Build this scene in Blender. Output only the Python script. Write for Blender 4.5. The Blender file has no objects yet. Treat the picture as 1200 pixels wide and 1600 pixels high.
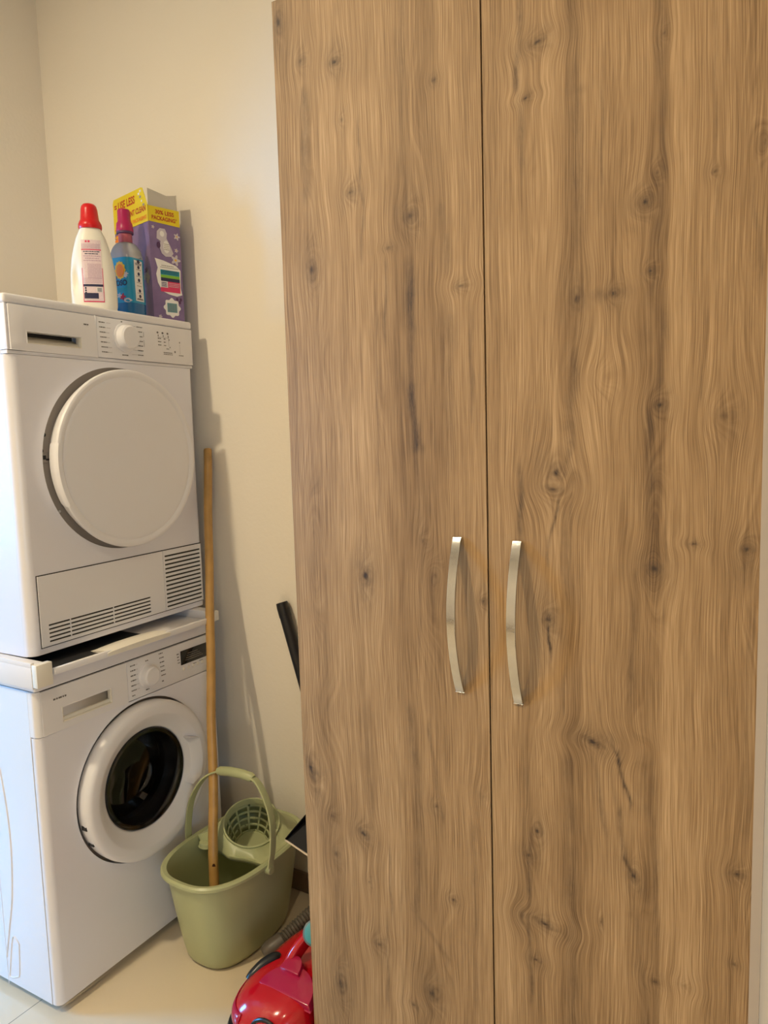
import bpy, bmesh, math, random
import numpy as np
from mathutils import Vector, Matrix
random.seed(7)
S = bpy.context.scene
COL = S.collection
PI = math.pi

# ---------------------------------------------------------------- camera
cam_d = bpy.data.cameras.new('camera'); cam = bpy.data.objects.new('camera', cam_d); COL.objects.link(cam)
cam_d.sensor_fit = 'VERTICAL'; cam_d.sensor_height = 36.0; cam_d.lens = 36.0 * 1164.1 / 1600.0
cam_d.clip_start = 0.02
CR_ = Vector((0.855828, 0.51646735, -0.0286341)); CU_ = Vector((-0.03106137, 0.10657078, 0.99381983)); CF_ = Vector((-0.51632705, 0.84964943, -0.10724844))
m = Matrix((CR_, CU_, -CF_)).transposed().to_4x4(); m.translation = Vector((0, 0, 1.3936))
cam.matrix_world = m
S.camera = cam

# ---------------------------------------------------------------- view, world, lights
S.view_settings.view_transform = 'Standard'; S.view_settings.look = 'None'
S.view_settings.gamma = 1.0; S.view_settings.use_curve_mapping = False
S.view_settings.exposure = 0.0
try:
    S.cycles.max_bounces = 10; S.cycles.diffuse_bounces = 5; S.cycles.sample_clamp_indirect = 4.0
    S.cycles.caustics_reflective = False; S.cycles.caustics_refractive = False
except Exception: pass
W = bpy.data.worlds.new('daylight'); S.world = W; W.use_nodes = True
wn = W.node_tree; wn.nodes.clear()
wo = wn.nodes.new('ShaderNodeOutputWorld'); wb = wn.nodes.new('ShaderNodeBackground'); sk = wn.nodes.new('ShaderNodeTexSky')
sk.sky_type = 'NISHITA'; sk.sun_disc = False; sk.sun_elevation = math.radians(40)
wb.inputs[1].default_value = 0.15
wn.links.new(sk.outputs[0], wb.inputs[0]); wn.links.new(wb.outputs[0], wo.inputs[0])

def area(name, loc, target, sx, sy, power, color, spread=180):
    L = bpy.data.lights.new(name, 'AREA'); L.shape = 'RECTANGLE'; L.size = sx; L.size_y = sy
    L.energy = power; L.color = color; L.spread = math.radians(spread)
    o = bpy.data.objects.new(name, L); COL.objects.link(o); o.location = loc
    d = Vector(target) - Vector(loc); o.rotation_euler = d.to_track_quat('-Z', 'Y').to_euler()
    return o
# daylight through the glazed door in the far left wall
area('daylight_through_door', (-4.47, -0.52, 1.45), (-3.0, 0.2, 0.7), 0.62, 1.2, 130, (0.09, 0.46, 1.0))
# cool fill light added low on the unseen right side of the hall
area('cool_fill_light', (1.66, -1.2, 1.0), (0.6, -0.6, 0.6), 1.1, 1.1, 15, (0.52, 0.76, 1.0))
# the two ceiling lamps (their fixtures are built with the room)
LAMPS = [(-1.61, -0.26, 2.93, 39), (0.00, -0.50, 2.93, 12)]
for i, (x, y, z, e) in enumerate(LAMPS):
    L = bpy.data.lights.new('ceiling_lamp_light', 'AREA'); L.shape = 'DISK'; L.size = 0.10
    L.energy = e; L.color = (1.0, 0.83, 0.55)
    o = bpy.data.objects.new('ceiling_lamp_light', L); COL.objects.link(o); o.location = (x, y, z)

# ---------------------------------------------------------------- materials
def mat(name, col, rough=0.5, metal=0.0, coat=0.0, bump=0.0, bscale=200.0, vary=0.04, vscale=8.0, trans=0.0, ior=1.45, aniso=0.0, emit=None, sss=0.0, spec=0.5):
    m = bpy.data.materials.new(name); m.use_nodes = True
    nt = m.node_tree; b = nt.nodes['Principled BSDF']
    tc = nt.nodes.new('ShaderNodeTexCoord')
    n = nt.nodes.new('ShaderNodeTexNoise'); n.inputs['Scale'].default_value = vscale; n.inputs['Detail'].default_value = 4
    nt.links.new(tc.outputs['Object'], n.inputs['Vector'])
    mx = nt.nodes.new('ShaderNodeMix'); mx.data_type = 'RGBA'
    mx.inputs[6].default_value = tuple(c * (1 - vary) for c in col) + (1,)
    mx.inputs[7].default_value = tuple(min(1, c * (1 + vary)) for c in col) + (1,)
    nt.links.new(n.outputs['Fac'], mx.inputs[0]); nt.links.new(mx.outputs[2], b.inputs['Base Color'])
    b.inputs['Roughness'].default_value = rough; b.inputs['Metallic'].default_value = metal
    b.inputs['Coat Weight'].default_value = coat; b.inputs['Coat Roughness'].default_value = 0.08
    b.inputs['Transmission Weight'].default_value = trans; b.inputs['IOR'].default_value = ior
    b.inputs['Specular IOR Level'].default_value = spec
    if emit: b.inputs['Emission Color'].default_value = tuple(emit[:3]) + (1,); b.inputs['Emission Strength'].default_value = emit[3]
    if bump > 0:
        n2 = nt.nodes.new('ShaderNodeTexNoise'); n2.inputs['Scale'].default_value = bscale; n2.inputs['Detail'].default_value = 3
        nt.links.new(tc.outputs['Object'], n2.inputs['Vector'])
        bp = nt.nodes.new('ShaderNodeBump'); bp.inputs['Strength'].default_value = bump; bp.inputs['Distance'].default_value = 0.002
        nt.links.new(n2.outputs['Fac'], bp.inputs['Height']); nt.links.new(bp.outputs[0], b.inputs['Normal'])
    return m
M = {}
M['wall'] = mat('wall_paint', (0.82, 0.76, 0.67), 0.85, bump=0.25, bscale=90, vary=0.02, vscale=2)
M['ceiling'] = mat('ceiling_paint', (0.82, 0.80, 0.74), 0.9)
M['trim'] = mat('door_frame_paint', (0.46, 0.38, 0.30), 0.45)
M['skirting'] = mat('skirting_tile', (0.22, 0.15, 0.10), 0.35)
M['white'] = mat('white_enamel', (0.79, 0.78, 0.84), 0.30, coat=0.35, vary=0.01)
M['wplastic'] = mat('white_plastic', (0.79, 0.775, 0.80), 0.42, vary=0.01)
M['cream'] = mat('cream_plastic', (0.80, 0.76, 0.68), 0.4, vary=0.02)
M['greyring'] = mat('grey_plastic', (0.30, 0.26, 0.225), 0.5)
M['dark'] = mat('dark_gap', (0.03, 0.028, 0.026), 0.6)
M['black'] = mat('black_plastic', (0.012, 0.012, 0.014), 0.28)
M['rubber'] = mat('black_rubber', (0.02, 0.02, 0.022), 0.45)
M['print'] = mat('grey_print', (0.16, 0.15, 0.145), 0.6)
M['display'] = mat('display_glass', (0.01, 0.011, 0.012), 0.12, vary=0.3, vscale=60)
M['steel'] = mat('drum_steel', (0.35, 0.34, 0.34), 0.25, metal=1.0)
M['chrome'] = mat('brushed_chrome', (0.64, 0.65, 0.66), 0.13, metal=1.0, vary=0.08, vscale=60, bump=0.05, bscale=300)
M['doorglass'] = mat('smoked_glass', (0.50, 0.50, 0.52), 0.03, trans=1.0, ior=1.45)
M['paneglass'] = mat('clear_glass', (1, 1, 1), 0.0, trans=1.0, ior=1.01, vary=0)
M['stick'] = mat('mop_stick_wood', (0.44, 0.25, 0.075), 0.42, vary=0.25, vscale=25, coat=0.2)
M['knot'] = mat('dark_knot', (0.05, 0.012, 0.004), 0.6)
M['green'] = mat('sage_green_plastic', (0.41, 0.435, 0.24), 0.33, vary=0.03)
M['tube'] = mat('black_tube', (0.012, 0.012, 0.015), 0.35)
M['pan'] = mat('black_dustpan_plastic', (0.004, 0.004, 0.007), 0.5, spec=0.2)
M['panlip'] = mat('pale_rubber_lip', (0.6, 0.52, 0.42), 0.5)
M['red'] = mat('glossy_red_plastic', (0.50, 0.004, 0.012), 0.18, coat=0.5)
M['magenta'] = mat('magenta_plastic', (0.42, 0.012, 0.05), 0.22, coat=0.3)
M['teal'] = mat('teal_plastic', (0.07, 0.36, 0.42), 0.35)
M['tealrim'] = mat('grey_teal_plastic', (0.12, 0.17, 0.18), 0.4)
M['hose'] = mat('grey_hose_plastic', (0.10, 0.085, 0.07), 0.38)
M['bottlewhite'] = mat('ivory_bottle_plastic', (0.82, 0.79, 0.70), 0.36, vary=0.01)
M['capred'] = mat('red_cap_plastic', (0.62, 0.008, 0.012), 0.3)
M['cappink'] = mat('raspberry_cap_plastic', (0.40, 0.008, 0.09), 0.35)
M['collar'] = mat('pink_collar_plastic', (0.42, 0.09, 0.13), 0.3)
M['clearpl'] = mat('clear_bluish_plastic', (0.62, 0.64, 0.70), 0.12, trans=0.55)
M['liquid'] = mat('blue_liquid', (0.01, 0.13, 0.33), 0.15)
M['bluelabel'] = mat('blue_label', (0.015, 0.27, 0.48), 0.3, vary=0.06, vscale=30)
M['paperw'] = mat('white_label', (0.78, 0.76, 0.74), 0.5)
M['pinkpaper'] = mat('pale_pink_label', (0.74, 0.60, 0.64), 0.5, vary=0.15, vscale=300)
M['pinkink'] = mat('pink_ink', (0.65, 0.04, 0.13), 0.5)
M['lilacink'] = mat('lilac_ink', (0.50, 0.33, 0.45), 0.5)
M['navy'] = mat('navy_ink', (0.02, 0.02, 0.07), 0.5)
M['redink'] = mat('red_ink', (0.45, 0.05, 0.01), 0.5)
M['yellow'] = mat('yellow_card', (0.72, 0.56, 0.01), 0.45, vary=0.05)
M['orange'] = mat('orange_ink', (0.80, 0.20, 0.01), 0.5)
M['purple'] = mat('purple_card', (0.20, 0.135, 0.28), 0.42, vary=0.2, vscale=35)
M['purpled'] = mat('plum_ink', (0.09, 0.035, 0.10), 0.5)
M['cardgrey'] = mat('grey_card_inside', (0.50, 0.46, 0.40), 0.75)
M['paleink'] = mat('pale_lilac_ink', (0.55, 0.50, 0.55), 0.5)
M['tealink'] = mat('teal_ink', (0.02, 0.28, 0.36), 0.5)
M['greenink'] = mat('green_ink', (0.20, 0.45, 0.04), 0.5)
M['gold'] = mat('sun_yellow_ink', (0.80, 0.45, 0.03), 0.5)
M['lamp'] = mat('lamp_diffuser', (0.9, 0.85, 0.7), 0.4, emit=(1.0, 0.8, 0.5, 4.0))

def floor_material():
    m = bpy.data.materials.new('glazed_floor_tile'); m.use_nodes = True
    nt = m.node_tree; b = nt.nodes['Principled BSDF']; L = nt.links
    tc = nt.nodes.new('ShaderNodeTexCoord')
    mp = nt.nodes.new('ShaderNodeMapping'); mp.inputs['Location'].default_value = (1.664, -0.90 + 0.0, 0)
    L.new(tc.outputs['Object'], mp.inputs[0])
    br = nt.nodes.new('ShaderNodeTexBrick'); br.offset = 0.0; br.inputs['Scale'].default_value = 1.0
    br.inputs['Brick Width'].default_value = 0.8; br.inputs['Row Height'].default_value = 0.8
    br.inputs['Mortar Size'].default_value = 0.0013; br.inputs['Mortar Smooth'].default_value = 0.3
    n = nt.nodes.new('ShaderNodeTexNoise'); n.inputs['Scale'].default_value = 3.0; n.inputs['Detail'].default_value = 6
    L.new(tc.outputs['Object'], n.inputs['Vector'])
    mx = nt.nodes.new('ShaderNodeMix'); mx.data_type = 'RGBA'
    mx.inputs[6].default_value = (0.66, 0.56, 0.42, 1); mx.inputs[7].default_value = (0.74, 0.64, 0.49, 1)
    L.new(n.outputs['Fac'], mx.inputs[0]); L.new(mp.outputs[0], br.inputs['Vector'])
    L.new(mx.outputs[2], br.inputs['Color1']); L.new(mx.outputs[2], br.inputs['Color2'])
    br.inputs['Mortar'].default_value = (0.22, 0.20, 0.17, 1)
    L.new(br.outputs['Color'], b.inputs['Base Color'])
    b.inputs['Roughness'].default_value = 0.16
    return m
M['floor'] = floor_material()

def wood_material(seed):
    m = bpy.data.materials.new('oak_laminate'); m.use_nodes = True
    nt = m.node_tree; b = nt.nodes['Principled BSDF']; L = nt.links; N = nt.nodes.new
    def math_(op, a, bb=None, c=None):
        n = N('ShaderNodeMath'); n.operation = op
        for i, v in enumerate((a, bb, c)):
            if v is None: continue
            if isinstance(v, (int, float)): n.inputs[i].default_value = v
            else: L.new(v, n.inputs[i])
        return n.outputs[0]
    tc = N('ShaderNodeTexCoord'); sp = N('ShaderNodeSeparateXYZ'); L.new(tc.outputs['Object'], sp.inputs[0])
    at = N('ShaderNodeAttribute'); at.attribute_name = 'grain'
    sa = N('ShaderNodeSeparateColor'); L.new(at.outputs['Color'], sa.inputs[0])
    shift, dark, tone = sa.outputs[0], sa.outputs[1], sa.outputs[2]
    ring = at.outputs['Alpha']
    X = math_('ADD', sp.outputs[0], math_('MULTIPLY', sp.outputs[1], 1.0)); Z = sp.outputs[2]
    # low frequency wander of the grain
    def noise(vx, vy, vz, detail, rough=0.5, dist=0.0):
        c = N('ShaderNodeCombineXYZ')
        for i, v in enumerate((vx, vy, vz)):
            if isinstance(v, (int, float)): c.inputs[i].default_value = v
            else: L.new(v, c.inputs[i])
        n = N('ShaderNodeTexNoise'); n.inputs['Scale'].default_value = 1.0; n.inputs['Detail'].default_value = detail
        n.inputs['Roughness'].default_value = rough; n.inputs['Distortion'].default_value = dist
        L.new(c.outputs[0], n.inputs['Vector']); return n.outputs['Fac']
    wander = noise(math_('MULTIPLY', X, 7.0), seed, math_('MULTIPLY', Z, 2.6), 2)
    wander2 = noise(math_('MULTIPLY', X, 40.0), seed + 3, math_('MULTIPLY', Z, 12.0), 2)
    U = math_('ADD', math_('ADD', X, shift), math_('MULTIPLY_ADD', wander, 0.024, -0.012))
    U = math_('MULTIPLY_ADD', wander2, 0.0020, U)
    Ur = math_('MULTIPLY_ADD', ring, 0.02, U)
    # growth lines, mid width
    g1 = noise(math_('MULTIPLY', Ur, 170.0), seed + 7, math_('MULTIPLY', Z, 0.9), 3, 0.6)
    # fine pores
    g2 = noise(math_('MULTIPLY', U, 600.0), seed + 11, math_('MULTIPLY', Z, 7.0), 2, 0.6)
    g3 = noise(math_('MULTIPLY', U, 950.0), seed + 13, math_('MULTIPLY', Z, 30.0), 1, 0.5)
    # broad bands
    g0 = noise(math_('MULTIPLY', U, 22.0), seed + 17, math_('MULTIPLY', Z, 1.1), 3, 0.55)
    gb = noise(math_('MULTIPLY', X, 5.0), seed + 19, math_('MULTIPLY', Z, 4.0), 3, 0.6)
    def stretch(v, lo, hi):
        n = N('ShaderNodeMapRange'); n.inputs[1].default_value = lo; n.inputs[2].default_value = hi; L.new(v, n.inputs[0]); return n.outputs[0]
    v = math_('MULTIPLY', stretch(g1, .3, .7), 0.24)
    v = math_('MULTIPLY_ADD', stretch(g2, .36, .64), 0.40, v)
    v = math_('MULTIPLY_ADD', stretch(g3, .3, .7), 0.08, v)
    v = math_('MULTIPLY_ADD', stretch(g0, .3, .7), 0.28, v)
    v = math_('MULTIPLY_ADD', stretch(gb, .3, .7), 0.10, v)
    v = math_('ADD', v, math_('MULTIPLY_ADD', tone, 0.6, -0.3))
    cr = N('ShaderNodeValToRGB'); L.new(v, cr.inputs[0]); e = cr.color_ramp.elements
    e[0].position = 0.05; e[0].color = (0.125, 0.066, 0.026, 1)
    e[1].position = 0.95; e[1].color = (0.550, 0.358, 0.182, 1)
    k = e.new(0.42); k.color = (0.285, 0.167, 0.074, 1)
    k = e.new(0.68); k.color = (0.402, 0.247, 0.116, 1)
    # dark knots and streaks with broken edges
    brk = noise(math_('MULTIPLY', U, 330.0), seed + 23, math_('MULTIPLY', Z, 60.0), 3, 0.65)
    d = math_('MULTIPLY', dark, math_('MULTIPLY_ADD', stretch(brk, .3, .7), -1.0, 1.75))
    dc = N('ShaderNodeClamp'); L.new(d, dc.inputs[0])
    mx = N('ShaderNodeMix'); mx.data_type = 'RGBA'; L.new(dc.outputs[0], mx.inputs[0]); L.new(cr.outputs[0], mx.inputs[6])
    mx.inputs[7].default_value = (0.055, 0.033, 0.020, 1)
    L.new(mx.outputs[2], b.inputs['Base Color'])
    b.inputs['Roughness'].default_value = 0.55; b.inputs['Specular IOR Level'].default_value = 0.35
    bp = N('ShaderNodeBump'); bp.inputs['Strength'].default_value = 0.25; bp.inputs['Distance'].default_value = 0.0006
    L.new(g2, bp.inputs['Height']); L.new(bp.outputs[0], b.inputs['Normal'])
    return m
M['wood'] = wood_material(0.0)
M['wood2'] = wood_material(31.0)

# ---------------------------------------------------------------- mesh helpers
def obj(name, bm, material, parent=None, smooth=True, angle=35, label=None, bevel=0.0, seg=2):
    me = bpy.data.meshes.new(name)
    if bevel > 0:
        bmesh.ops.remove_doubles(bm, verts=bm.verts, dist=1e-5)
        ed = [e for e in bm.edges if len(e.link_faces) == 2 and e.calc_face_angle(0) > 0.6]
        bmesh.ops.bevel(bm, geom=ed, offset=bevel, segments=seg, affect='EDGES', profile=0.5, clamp_overlap=True)
    bmesh.ops.recalc_face_normals(bm, faces=bm.faces)
    bm.to_mesh(me); bm.free()
    mats = material if isinstance(material, (list, tuple)) else [material]
    for mm in mats: me.materials.append(M[mm] if isinstance(mm, str) else mm)
    if smooth:
        me.shade_smooth(); me.set_sharp_from_angle(angle=math.radians(angle))
    o = bpy.data.objects.new(name, me); COL.objects.link(o)
    if parent: o.parent = parent
    if label: o['label'] = label
    return o
def thing(name, label, cat, loc=(0, 0, 0), rz=0.0, group=None):
    o = bpy.data.objects.new(name, None); COL.objects.link(o); o.empty_display_size = 0.05
    o.location = loc; o.rotation_euler = (0, 0, rz); o['label'] = label; o['category'] = cat
    if group: o['group'] = group
    return o
def tag(o, label, cat, group=None):
    o['label'] = label; o['category'] = cat
    if group: o['group'] = group
    return o
def struct(name, bm, material, parent=None, label=None, **k):
    o = obj(name, bm, material, parent, **k)
    if not parent: o['kind'] = 'structure'
    if label: o['label'] = label
    return o
def box(bm, x0, x1, y0, y1, z0, z1, mi=0):
    v = [bm.verts.new((x, y, z)) for x in (x0, x1) for y in (y0, y1) for z in (z0, z1)]
    for f in ((0, 1, 3, 2), (4, 6, 7, 5), (0, 4, 5, 1), (2, 3, 7, 6), (0, 2, 6, 4), (1, 5, 7, 3)):
        bm.faces.new([v[i] for i in f]).material_index = mi
    return v
def loft(bm, rings, close=True, cap0=True, cap1=True, mi=0):
    vs = [[bm.verts.new(p) for p in r] for r in rings]
    n = len(vs[0])
    for a, b in zip(vs, vs[1:]):
        for i in range(n if close else n - 1):
            j = (i + 1) % n
            bm.faces.new((a[i], a[j], b[j], b[i])).material_index = mi
    if cap0: bm.faces.new(vs[0]).material_index = mi
    if cap1: bm.faces.new(vs[-1]).material_index = mi
    return vs
def lathe(bm, prof, c=(0, 0, 0), axis='z', n=48, cap0=False, cap1=False, mi=0):
    """prof: (radius, height) pairs. axis 'z' = up; 'y' = height runs along local y."""
    rings = []
    for r, h in prof:
        ring = []
        for i in range(n):
            a = 2 * PI * i / n
            if axis == 'z': ring.append((c[0] + r * math.cos(a), c[1] + r * math.sin(a), c[2] + h))
            else: ring.append((c[0] + r * math.cos(a), c[1] + h, c[2] + r * math.sin(a)))
        rings.append(ring)
    return loft(bm, rings, True, cap0, cap1, mi)
def sweep(bm, pts, rad, n=12, sec=None, up=(0, 0, 1), cap=True, mi=0):
    """tube or strap along pts; rad float or list; sec = (half_width, half_thickness) for a rounded strap"""
    P = [Vector(p) for p in pts]; rings = []
    prev = None
    for i, p in enumerate(P):
        t = (P[min(i + 1, len(P) - 1)] - P[max(i - 1, 0)]).normalized()
        u = Vector(up) if prev is None else prev
        u = (u - t * u.dot(t))
        if u.length < 1e-4: u = t.orthogonal()
        u.normalize(); w = t.cross(u); prev = u
        r = rad[i] if isinstance(rad, (list, tuple)) else rad
        ring = []
        for k in range(n):
            a = 2 * PI * k / n
            if sec:
                ca, sa = math.cos(a), math.sin(a)
                q = u * (sec[0] * math.copysign(abs(ca) ** 0.45, ca)) + w * (sec[1] * math.copysign(abs(sa) ** 0.45, sa))
            else: q = u * (r * math.cos(a)) + w * (r * math.sin(a))
            ring.append(p + q)
        rings.append(ring)
    loft(bm, rings, True, cap, cap, mi)
def spline(pts, n=12):
    P = [Vector(p) for p in pts]; out = []
    for i in range(len(P) - 1):
        a = P[max(i - 1, 0)]; b = P[i]; c = P[i + 1]; d = P[min(i + 2, len(P) - 1)]
        for k in range(n):
            t = k / n
            out.append(0.5 * ((2 * b) + (c - a) * t + (2 * a - 5 * b + 4 * c - d) * t * t + (3 * b - a - 3 * c + d) * t ** 3))
    out.append(P[-1]); return out
def grid_plate(bm, xs, zs, holes, y0, t, mi=0):
    """a plate facing -y made of cells; holes (i, j) are left open; every edge gets a side wall of depth t"""
    nx, nz = len(xs) - 1, len(zs) - 1
    V = {}
    def v(i, j, b):
        if (i, j, b) not in V: V[(i, j, b)] = bm.verts.new((xs[i], y0 + (t if b else 0), zs[j]))
        return V[(i, j, b)]
    solid = lambda i, j: 0 <= i < nx and 0 <= j < nz and (i, j) not in holes
    for i in range(nx):
        for j in range(nz):
            if not solid(i, j): continue
            bm.faces.new((v(i, j, 0), v(i + 1, j, 0), v(i + 1, j + 1, 0), v(i, j + 1, 0))).material_index = mi
            bm.faces.new((v(i, j, 1), v(i, j + 1, 1), v(i + 1, j + 1, 1), v(i + 1, j, 1))).material_index = mi
            for di, dj, a, b in ((-1, 0, (i, j), (i, j + 1)), (1, 0, (i + 1, j), (i + 1, j + 1)), (0, -1, (i, j), (i + 1, j)), (0, 1, (i, j + 1), (i + 1, j + 1))):
                if not solid(i + di, j + dj):
                    try: bm.faces.new((v(*a, 0), v(*b, 0), v(*b, 1), v(*a, 1))).material_index = mi
                    except ValueError: pass
def round_hole_front(bm, x0, x1, z0, z1, cx, cz, r, y=0.0, t=0.012, rr=0.02, n=96):
    """front skin facing -y with a circular hole, and vertical edges rounded back by rr"""
    ax0, ax1 = x0 + rr, x1 - rr
    angs = [2 * PI * i / n for i in range(n)]
    for X in (ax0, ax1):
        for Z in (z0, z1):
            a = math.atan2(Z - cz, X - cx) % (2 * PI)
            k = min(range(n), key=lambda i: abs((angs[i] - a + PI) % (2 * PI) - PI)); angs[k] = a
    ring, rim, back = [], [], []
    for a in angs:
        c, s = math.cos(a), math.sin(a)
        d = []
        if abs(c) > 1e-9: d.append(((ax1 if c > 0 else ax0) - cx) / c)
        if abs(s) > 1e-9: d.append(((z1 if s > 0 else z0) - cz) / s)
        d = min(d)
        ring.append(bm.verts.new((cx + d * c, y, cz + d * s)))
        rim.append(bm.verts.new((cx + r * c, y, cz + r * s)))
        back.append(bm.verts.new((cx + r * c, y + t, cz + r * s)))
    for i in range(n):
        j = (i + 1) % n
        bm.faces.new((ring[i], ring[j], rim[j], rim[i])); bm.faces.new((rim[i], rim[j], back[j], back[i]))
    for X, sgn in ((ax0, -1), (ax1, 1)):
        rows = []
        for k in range(9):
            a = PI / 2 * k / 8
            rows.append([(X + sgn * rr * math.sin(a), y + rr - rr * math.cos(a), z) for z in (z0, z1)])
        rows.append([(X + sgn * rr, y + rr + 0.004, z) for z in (z0, z1)])
        loft(bm, [list(r_) for r_ in rows], close=False, cap0=False, cap1=False)
    # top and bottom returns
    for Z in (z0, z1):
        v = [bm.verts.new(p) for p in ((ax0, y, Z), (ax1, y, Z), (ax1, y + rr, Z), (ax0, y + rr, Z))]; bm.faces.new(v)
        for X, sgn in ((ax0, -1), (ax1, 1)):
            fan = [bm.verts.new((X, y + rr, Z))] + [bm.verts.new((X + sgn * rr * math.sin(PI / 16 * k), y + rr - rr * math.cos(PI / 16 * k), Z)) for k in range(9)]
            for k in range(1, 9): bm.faces.new((fan[0], fan[k], fan[k + 1]))
def open_case(bm, x0, x1, y0, y1, z0, z1, t=0.004):
    """cabinet shell open to the front (-y)"""
    box(bm, x0, x0 + t, y0, y1, z0, z1); box(bm, x1 - t, x1, y0, y1, z0, z1)
    box(bm, x0 + t, x1 - t, y1 - t, y1, z0, z1); box(bm, x0 + t, x1 - t, y0, y1 - t, z1 - t, z1); box(bm, x0 + t, x1 - t, y0, y1 - t, z0, z0 + t)
_fontcache = {}
def text_geo(s, bold=0.0):
    key = (s, bold)
    if key not in _fontcache:
        c = bpy.data.curves.new('lettering', 'FONT'); c.body = s; c.size = 1.0; c.offset = bold; c.resolution_u = 3
        o = bpy.data.objects.new('lettering', c); COL.objects.link(o)
        dg = bpy.context.evaluated_depsgraph_get(); me = o.evaluated_get(dg).to_mesh()
        V = [tuple(v.co[:2]) for v in me.vertices]; F = [tuple(p.vertices) for p in me.polygons]
        o.evaluated_get(dg).to_mesh_clear(); bpy.data.objects.remove(o); bpy.data.curves.remove(c)
        _fontcache[key] = (V, F)
    return _fontcache[key]
def stamp(bm, s, u, v, w, h, surf, off=0.0006, mi=0, bold=0.02, rot=0.0):
    """lettering fitted in a w x h rectangle whose lower left corner is (u, v) on surf(u, v, off)"""
    V, F = text_geo(s, bold)
    x0 = min(p[0] for p in V); x1 = max(p[0] for p in V); y0 = min(p[1] for p in V); y1 = max(p[1] for p in V)
    c, sn = math.cos(rot), math.sin(rot)
    vs = []
    for p in V:
        a = (p[0] - x0) / (x1 - x0) * w; b = (p[1] - y0) / (y1 - y0) * h
        vs.append(bm.verts.new(surf(u + a * c - b * sn, v + a * sn + b * c, off)))
    for f in F:
        try: bm.faces.new([vs[i] for i in f]).material_index = mi
        except ValueError: pass
def patch(bm, u0, u1, v0, v1, surf, off=0.0004, mi=0, nu=4, nv=4):
    vs = [[bm.verts.new(surf(u0 + (u1 - u0) * i / nu, v0 + (v1 - v0) * j / nv, off)) for j in range(nv + 1)] for i in range(nu + 1)]
    for i in range(nu):
        for j in range(nv):
            bm.faces.new((vs[i][j], vs[i + 1][j], vs[i + 1][j + 1], vs[i][j + 1])).material_index = mi
def blob(bm, pts, surf, off=0.0005, mi=0):
    vs = [bm.verts.new(surf(a, b, off)) for a, b in pts]; bm.faces.new(vs).material_index = mi
def disc(bm, u, v, ru, rv, surf, off=0.0005, mi=0, n=20, wob=0.0, k=5):
    blob(bm, [(u + ru * (1 + wob * math.cos(k * a)) * math.cos(a), v + rv * (1 + wob * math.cos(k * a)) * math.sin(a)) for a in [2 * PI * i / n for i in range(n)]], surf, off, mi)
def dashes(bm, u, v, w, h, surf, off=0.0005, mi=0, rnd=None):
    """small unreadable print: a row of short marks"""
    rnd = rnd or random
    x = u
    while x < u + w - h * 0.3:
        l = min(h * rnd.uniform(0.8, 3.0), u + w - x)
        patch(bm, x, x + l, v, v + h, surf, off, mi, 1, 1); x += l + h * 0.4
def plane_surf(y=0.0):      # print on a front facing -y; u = x, v = z
    return lambda u, v, off: (u, y - off, v)

# ================================================================ the room
YB = 1.695; XW = -2.335; XFAR = -4.5; XR = 1.7; YF = -2.2; ZC = 2.95; YC = 1.2013; XL = -0.9483
bm = bmesh.new(); box(bm, XFAR - .1, XR + .1, YF - .1, YB + .1, -0.1, 0.0); struct('floor', bm, 'floor', smooth=False)
bm = bmesh.new(); box(bm, XFAR - .1, XR + .1, YF - .1, YB + .1, ZC, ZC + .1); struct('ceiling', bm, 'ceiling', smooth=False)
bm = bmesh.new(); box(bm, XW, XR + .1, YB, YB + .1, 0, ZC); struct('wall_back', bm, 'wall', smooth=False)
bm = bmesh.new(); box(bm, XFAR, XW, 1.045, YB + .1, 0, ZC); struct('wall_left', bm, 'wall', smooth=False)
bm = bmesh.new(); box(bm, -0.0753, XR, YC + .012, YB, 0, ZC); struct('wall_right', bm, 'wall', smooth=False)
bm = bmesh.new(); box(bm, XR, XR + .1, YF - .1, -1.78, 0, ZC); box(bm, XR, XR + .1, -0.62, YB, 0, ZC); box(bm, XR, XR + .1, -1.78, -0.62, 0, .42); box(bm, XR, XR + .1, -1.78, -0.62, 1.58, ZC)
struct('wall_hall_right', bm, 'wall', smooth=False)
bm = bmesh.new()
for a, b, c, d in ((-1.78, -1.74, .42, 1.58), (-.66, -.62, .42, 1.58), (-1.74, -.66, 1.54, 1.58), (-1.74, -.66, .42, .46)): box(bm, XR + .02, XR + .06, a, b, c, d)
struct('fill_light_frame', bm, 'trim', smooth=False)  # frame added around the unseen cool fill light
bm = bmesh.new(); box(bm, XFAR - .1, XR + .1, YF - .1, YF, 0, ZC); struct('wall_front', bm, 'wall', smooth=False)
# far left wall with the glazed door opening
bm = bmesh.new()
y0, y1, zt = -0.86, -0.18, 2.08
box(bm, XFAR - .1, XFAR, YF, y0, 0, ZC); box(bm, XFAR - .1, XFAR, y1, 1.045, 0, ZC); box(bm, XFAR - .1, XFAR, y0, y1, zt, ZC)
struct('wall_hall_left', bm, 'wall', smooth=False)
bm = bmesh.new()
for a, b, c, d in ((y0, y0 + .05, 0, zt), (y1 - .05, y1, 0, zt), (y0 + .05, y1 - .05, zt - .05, zt), (y0 + .05, y1 - .05, 0, .05)): box(bm, XFAR - .06, XFAR - .02, a, b, c, d)
w1 = struct('window_1', bm, 'trim', smooth=False)
# unseen wall added to keep daylight off the wardrobe, open beside the machines
bm = bmesh.new(); box(bm, -2.46, XW, YF, 0.30, 0, ZC); box(bm, -2.46, XW, 0.30, 1.045, 2.10, ZC)
struct('daylight_blocker_wall', bm, 'wall', smooth=False)
# casing beside the wardrobe
bm = bmesh.new(); box(bm, -0.0895, -0.0753, YC - .004, YB - .002, 0, ZC); struct('trim_1', bm, 'trim', smooth=False)
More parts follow.
